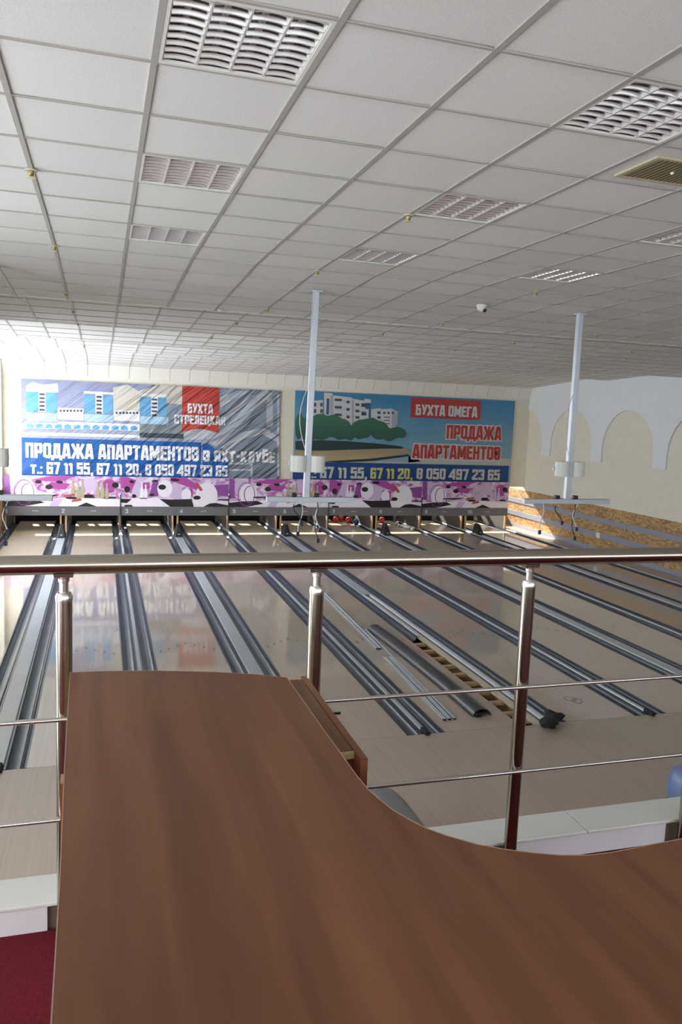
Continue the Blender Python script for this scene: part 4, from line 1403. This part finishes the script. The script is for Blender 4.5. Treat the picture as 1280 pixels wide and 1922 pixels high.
# ------------------------------------------------------------------ monitor poles hanging over the foul line
hang = [(1.66, 0.62, 'over the seam of lanes one and two'), (4.985, 0.53, 'over the seam of lanes three and four'), (8.375, 0.615, 'over the trench of lanes five and six')]
for k, (x, hl, where) in enumerate(hang):
    zc = ceil_z(0.0) - 0.004
    zb = 2.915
    t = thing('monitor_pole', (x, 0.0, zb), 'pale metal ceiling pole with crossbar %s' % where, 'pole', 'hanging monitor poles')
    dxt = (0.05, 0.035, -0.01)[k]
    pw = 0.033
    m = MB().hexa([(x - pw, -pw, zb), (x + pw, -pw, zb), (x + pw, pw, zb), (x - pw, pw, zb)],
                  [(x - pw + dxt, -pw, zc), (x + pw + dxt, -pw, zc), (x + pw + dxt, pw, zc), (x - pw + dxt, pw, zc)])
    obj('pole_tube', m, 'zinc', t, bevel=0.006)
    obj('ceiling_flange', MB().box(x + dxt - 0.06, x + dxt + 0.06, -0.06, 0.06, zc - 0.012, zc + 0.003), 'zinc', t)
    xa, xb = x - hl, x + hl
    if k == 1:
        xa, xb = 4.53, 5.55
    obj('crossbar', MB().box(xa, xb, -0.04, 0.04, zb - 0.02, zb + 0.04), 'zinc', t, bevel=0.005)
    for s in (-1, 1):
        bx = x + (-0.1 if s < 0 else 0.115)
        # half-round loudspeaker shell
        pts = []
        for q in range(9):
            a = math.pi * q / 8
            pts.append((bx - 0.085 * math.cos(a), -0.035 - 0.06 * math.sin(a)))
        pts += [(bx + 0.085, 0.03), (bx - 0.085, 0.03)]
        o = obj('speaker_box', MB().prism(pts, 3.24, 3.425), 'speaker_white', t, bevel=0.004, label='half-round pale loudspeaker box')
    obj('speaker_arm', MB().box(x - 0.2, x + 0.2, 0.03, 0.05, 3.31, 3.35), 'zinc', t)
    rr_ = random.Random(k + 5)
    for q, (dx, drop, mat) in enumerate(((-0.32, 0.34, 'cable_white'), (0.12, 0.42, 'cable_black'), (0.16, 0.30, 'cable_white'), (-0.12, 0.22, 'cable_black'))):
        if k == 1 and q == 0:
            dx = -0.05
        pts = []
        for s in range(7):
            f = s / 6
            pts.append((x + dx + 0.03 * math.sin(f * 5 + q) + 0.05 * f * (q % 2), 0.02 + 0.02 * math.sin(f * 4), zb - 0.02 - drop * f))
        c = obj('loose_cable', MB().tube(pts, 0.006, 6), mat, t, smooth=True)
        e = pts[-1]
        obj('cable_plug', MB().box(e[0] - 0.016, e[0] + 0.016, e[1] - 0.012, e[1] + 0.012, e[2] - 0.05, e[2]), 'black_plastic', c)
    for q in (-0.14, 0.12):
        obj('bar_bracket', MB().box(x + q - 0.03, x + q + 0.03, -0.03, 0.03, zb + 0.04, zb + 0.085), 'black_plastic', t, bevel=0.01)
    pts = []
    for s in range(9):
        f = s / 8
        pts.append((x - 0.04 - 0.09 * math.sin(math.pi * f) + dxt * f, -0.04, 3.5 + 0.75 * f))
    obj('pole_cable', MB().tube(pts, 0.005, 6), 'cable_white', t, smooth=True)

# ------------------------------------------------------------------ ball returns standing on the approach
for x, bw_, bh_, mat, lab in ((4.985, 1.25, 1.3, 'hood_grey', 'grey rounded ball-return hood on the approach behind the desk'), (8.30, 1.0, 1.0, 'hood_blue', 'blue rounded ball-return hood on the approach beyond the marble kerb')):
    ya, yb = -3.55, -2.45
    t = thing('ball_return', (x, (ya + yb) / 2, 0), lab, 'ball return', 'ball returns on the approach')
    obj('pedestal', MB().box(x - 0.17, x + 0.17, ya + 0.1, yb - 0.1, 0, 0.32), 'rubber_dark', t, bevel=0.03)
    rings = []
    prof = [(0.23, 0.0), (0.245, 0.10), (0.235, 0.22), (0.20, 0.31), (0.12, 0.355), (0.0, 0.37)]
    prof = [(a_ * bw_, b_ * bh_) for a_, b_ in prof]
    m = MB()
    n = 32
    vs, fs = [], []
    cy, hl = (ya + yb) / 2, (yb - ya) / 2
    for off, zz in prof:
        for s in range(n):
            a = 2 * math.pi * s / n
            ex = 0.6
            cx_, sx_ = math.cos(a), math.sin(a)
            k_ = off / 0.245
            vs.append((x + math.copysign(abs(cx_) ** ex, cx_) * off, cy + math.copysign(abs(sx_) ** ex, sx_) * (hl - 0.245 + off) * (1 if off > 0 else 0.6), 0.28 + zz))
    for i in range(len(prof) - 1):
        for s in range(n):
            a, b = i * n + s, i * n + (s + 1) % n
            fs.append((a, b, b + n, a + n))
    fs.append(tuple(range(n))[::-1])
    m.add(vs, fs)
    obj('hood_shell', m, mat, t, smooth=True)
    obj('hood_band', MB().box(x - 0.235, x + 0.235, ya + 0.12, yb - 0.12, 0.265, 0.30), 'rubber_dark', t, bevel=0.01)

# ------------------------------------------------------------------ loose parts lying on lane five and around
t = thing('loose_gutter', (7.58, 2.5, 0), 'dark gutter trough lifted out and lying upside down on lane five', 'gutter')
m = MB()
n = 12
sec = []
for s in range(n + 1):
    a = math.pi * s / n
    sec.append((-0.125 * math.cos(a), 0.095 * math.sin(a) ** 0.9))
sec = [(-0.15, 0.004)] + sec + [(0.15, 0.004)]
stations = [(7.60, 0.40), (7.62, 1.5), (7.60, 3.0), (7.55, 4.60)]
vs, fs = [], []
for (cx, cy) in stations:
    for dx, dz in sec:
        vs.append((cx + dx, cy, 0.003 + dz + 0.004))
for (cx, cy) in stations:
    for dx, dz in sec:
        vs.append((cx + dx * 0.95, cy, max(0.003, dz * 0.93)))
nn = len(sec)
ns = len(stations)
for i in range(ns - 1):
    for s in range(nn - 1):
        a = i * nn + s
        fs.append((a, a + 1, a + nn + 1, a + nn))
        b = a + ns * nn
        fs.append((b, b + nn, b + nn + 1, b + 1))
for i in (0, ns - 1):
    for s in range(nn - 1):
        a = i * nn + s
        fs.append((a, a + ns * nn, a + ns * nn + 1, a + 1))
m.add(vs, fs)
obj('trough_shell', m, 'gutter_dark', t, smooth=True)
obj('trough_end', MB().box(7.50, 7.57, 0.36, 0.40, 0.003, 0.06), 'black_plastic', t)
rails = [(7.372, 7.7, 7.225, 3.46, 0.045, 'wide flat aluminium track lying on lane five beside the gutter'),
         (7.37, 4.6, 7.185, 0.37, 0.012, 'thin aluminium rail crossing the wide track on lane five'),
         (7.15, 2.98, 7.04, 0.37, 0.022, 'aluminium rail farthest from the loose trough on lane five'),
         (7.25, 2.97, 7.115, 0.37, 0.02, 'aluminium rail lying between two others on lane five')]
for xa, ya, xb, yb, hw, lab in rails:
    t = thing('aluminium_rail', ((xa + xb) / 2, (ya + yb) / 2, 0), lab, 'rail', 'loose aluminium rails')
    t.location.z = 0.003
    z1 = 0.022
    m = MB().hexa([(xb - hw, yb, 0.002), (xb + hw, yb, 0.001), (xa + hw, ya, 0.002), (xa - hw, ya, 0.001)],
                  [(xb - hw, yb, z1 * .6), (xb + hw, yb, z1 * .6), (xa + hw, ya, z1 * .6), (xa - hw, ya, z1 * .6)])
    obj('rail_web', m, 'cap_grey', t)
    for s in (-1, 1):
        e0, e1 = s * hw, s * hw * 0.7
        lo, hi = min(e0, e1), max(e0, e1)
        m = MB().hexa([(xb + lo, yb, 0.002), (xb + hi, yb, 0.001), (xa + hi, ya, 0.002), (xa + lo, ya, 0.001)],
                      [(xb + lo, yb, z1), (xb + hi, yb, z1), (xa + hi, ya, z1), (xa + lo, ya, z1)])
        obj('rail_flange', m, 'rail_white', t)
    obj('rail_end', MB().box(xb - hw, xb + hw, yb - 0.03, yb, 0.002, 0.014), 'black_plastic', t)
# crumpled black plug at the end of the trench
t = thing('crumpled_sleeve', (8.36, -0.06, 0), 'crumpled black plastic sleeve at the end of the open trench', 'sleeve')
m = MB()
rr_ = random.Random(11)
n1, n2 = 7, 12
vs, fs = [], []
for i in range(n1):
    f = i / (n1 - 1)
    cx, cy = 8.52 - 0.36 * f, 0.06 - 0.30 * f
    for j in range(n2):
        a = 2 * math.pi * j / n2
        r = (0.10 + 0.03 * math.sin(3 * f * math.pi)) * rr_.uniform(.7, 1.2) * (0.55 if i in (0, n1 - 1) else 1)
        vs.append((cx + r * math.cos(a) * 0.75, cy - r * math.cos(a) * 0.8, 0.028 + max(0, 0.055 + 0.6 * r * math.sin(a))))
for i in range(n1 - 1):
    for j in range(n2):
        fs.append((i * n2 + j, i * n2 + (j + 1) % n2, (i + 1) * n2 + (j + 1) % n2, (i + 1) * n2 + j))
fs.append(tuple(range(n2))[::-1])
fs.append(tuple((n1 - 1) * n2 + j for j in range(n2)))
m.add(vs, fs)
obj('sleeve_film', m, 'black_foam', t)
q = at_z(630, 1340, 0.0)
tag(obj('plastic_chip', MB().prism([(q.x - 0.07, q.y - 0.015), (q.x + 0.06, q.y - 0.02), (q.x + 0.075, q.y + 0.015), (q.x - 0.06, q.y + 0.02)], 0.001, 0.02), 'black_plastic'), 'short black plastic chip lying on lane four', 'chip')
q = at_z(991, 1361, 0.0)
tag(obj('plastic_chip', MB().prism([(q.x - 0.05, q.y - 0.02), (q.x + 0.05, q.y - 0.01), (q.x + 0.04, q.y + 0.02), (q.x - 0.04, q.y + 0.015)], 0.001, 0.02), 'black_plastic'), 'black plastic scrap by the mouth of the open trench', 'chip')

# ------------------------------------------------------------------ balcony kerb, railing
POSTX = [1.259, 1.963, 2.668, 3.372, 4.078, 4.783, 5.488]
KZ = 2.506
t = thing('balcony_kerb', (3.6, -6.34, FLOOR_B - 0.02), 'low white marble-topped kerb along the balcony edge', 'kerb')
obj('kerb_core', MB().box(XL + 0.001, XR - 0.001, -6.39, -6.275, FLOOR_B - 0.012, KZ - 0.012), 'kerb_brown', t)
seg = [XL] + POSTX + [XR]
edges = [XL + 0.001] + POSTX
for k in range(len(POSTX) + 1):
    a = XL + 0.001 if k == 0 else POSTX[k - 1] + 0.022
    b = POSTX[k] - 0.05 if k < len(POSTX) else XR - 0.001
    obj('kerb_facing', MB().box(a, b, -6.405, -6.39, FLOOR_B, KZ - 0.012), 'kerb_white', t)
tops = [XL + 0.001, 1.6, 3.0, 4.4, 5.8, 8.0, 11.0, 14.0, XR - 0.001]
for a, b in zip(tops[:-1], tops[1:]):
    obj('kerb_slab', MB().box(a + 0.001, b - 0.001, -6.41, -6.262, KZ - 0.012, KZ), 'marble', t, bevel=0.003)

RY, RZ = -6.44, 3.494
t = thing('balcony_railing', (3.372, RY, FLOOR_B), 'brushed steel balcony railing with round posts and two thin rods', 'railing')
obj('handrail', MB().tube([(0.2, RY, RZ), (9.0, RY, RZ)], 0.0262, 32), 'steel', t, smooth=True)
for z in (3.072, 2.785):
    obj('thin_rod', MB().tube([(0.2, RY - 0.027, z), (9.0, RY - 0.027, z)], 0.0068, 16), 'steel_bright', t, smooth=True)
for x in POSTX:
    p = obj('post', MB().tube([(x, RY, FLOOR_B), (x, RY, 3.405)], 0.0215, 24), 'steel', t, smooth=True)
    obj('post_collar', MB().lathe([(0.0222, 3.395), (0.0228, 3.408), (0.019, 3.418), (0.0125, 3.419)], x, RY, 24), 'steel_bright', p, smooth=True)
    obj('post_neck', MB().lathe([(0.0115, 3.418), (0.0115, 3.446), (0.0145, 3.448), (0.0145, 3.457), (0.0115, 3.459), (0.0115, 3.468)], x, RY, 20), 'steel_bright', p, smooth=True)
    obj('post_saddle', MB().hexa([(x - 0.024, RY - 0.014, 3.461), (x + 0.024, RY - 0.014, 3.461), (x + 0.024, RY + 0.014, 3.461), (x - 0.024, RY + 0.014, 3.461)],
                                 [(x - 0.026, RY - 0.018, 3.472), (x + 0.026, RY - 0.018, 3.472), (x + 0.026, RY + 0.018, 3.472), (x - 0.026, RY + 0.018, 3.472)]), 'steel_bright', p)

# ------------------------------------------------------------------ corner desk and the small cabinet under it
TZ = 3.23
outline = [(2.688, -6.547), (2.778, -6.553), (2.913, -6.573), (3.049, -6.607), (3.157, -6.646), (3.232, -6.685), (3.234, -6.906), (3.236, -7.061), (3.238, -7.177), (3.239, -7.256),
           (3.243, -7.32), (3.250, -7.355), (3.261, -7.40), (3.278, -7.44), (3.296, -7.473), (3.320, -7.503), (3.36, -7.540), (3.398, -7.564), (3.437, -7.583), (3.48, -7.600), (3.523, -7.610), (3.567, -7.612),
           (3.65, -7.606), (3.9, -7.590), (4.45, -7.580), (4.45, -8.25), (3.6, -8.25), (2.712, -8.25), (2.712, -7.774), (2.708, -7.5), (2.698, -7.11)]
t = thing('corner_desk', (3.3, -7.6, FLOOR_B), 'reddish-brown L-shaped corner desk with curved inner edge by the railing', 'desk')
obj('desk_top', MB().prism(outline[::-1], TZ - 0.022, TZ), 'cherry_laminate', t)
# edge band as a thin strip standing just proud of the top's rim
m = MB()
n = len(outline)
for i in range(n):
    a, b = Vector(outline[i]), Vector(outline[(i + 1) % n])
    d = (b - a).normalized()
    nn_ = Vector((-d.y, d.x)) * 0.0018
    m.hexa([(a.x, a.y, TZ - 0.023), (b.x, b.y, TZ - 0.023), (b.x + nn_.x, b.y + nn_.y, TZ - 0.023), (a.x + nn_.x, a.y + nn_.y, TZ - 0.023)],
           [(a.x, a.y, TZ + 0.0004), (b.x, b.y, TZ + 0.0004), (b.x + nn_.x, b.y + nn_.y, TZ + 0.0004), (a.x + nn_.x, a.y + nn_.y, TZ + 0.0004)])
obj('edge_band', m, 'cherry_edge', t)
obj('side_panel', MB().box(2.745, 2.761, -8.2, -7.2, FLOOR_B + 0.001, TZ - 0.023), 'cherry_red', t)
obj('side_panel', MB().box(4.40, 4.416, -8.2, -7.66, FLOOR_B + 0.001, TZ - 0.023), 'cherry_red', t)
obj('modesty_panel', MB().box(2.761, 4.40, -8.16, -8.144, FLOOR_B + 0.3, TZ - 0.023), 'cherry_red', t)
t = thing('under_desk_cabinet', (3.0, -6.9, FLOOR_B), 'narrow brown cabinet sticking out beneath the desk top by the railing', 'cabinet')
cz = 3.203
obj('cabinet_top', MB().box(2.72, 3.288, -7.095, -6.63, cz - 0.016, cz), 'cherry_laminate', t)
obj('raw_edge', MB().box(2.72, 3.288, -7.099, -7.095, cz - 0.016, cz - 0.0005), 'chipboard', t)
obj('cabinet_side', MB().box(3.288, 3.304, -7.143, -6.612, FLOOR_B + 0.001, cz + 0.001), 'cherry_red', t)
obj('cabinet_side_cap', MB().box(3.2878, 3.3042, -7.1432, -6.6118, cz + 0.001, cz + 0.0025), 'cherry_laminate', t)
obj('cabinet_side', MB().box(2.704, 2.72, -7.143, -6.63, FLOOR_B + 0.001, cz), 'cherry_red', t)
obj('side_rail', MB().box(2.669, 2.684, -6.70, -6.655, FLOOR_B + 0.001, 3.0), 'cherry_red', t)
obj('side_rail_edge', MB().box(2.6688, 2.6842, -6.7002, -6.6548, 3.0, 3.004), 'cherry_edge', t)
obj('side_rail_spacer', MB().box(2.684, 2.704, -6.695, -6.66, FLOOR_B + 0.1, FLOOR_B + 0.14), 'cherry_red', t)
obj('cabinet_back', MB().box(2.72, 3.288, -7.085, -7.07, FLOOR_B + 0.001, cz - 0.017), 'cherry_red', t)
obj('cabinet_front', MB().box(2.72, 3.288, -6.63, -6.615, FLOOR_B + 0.001, cz), 'chipboard', t)
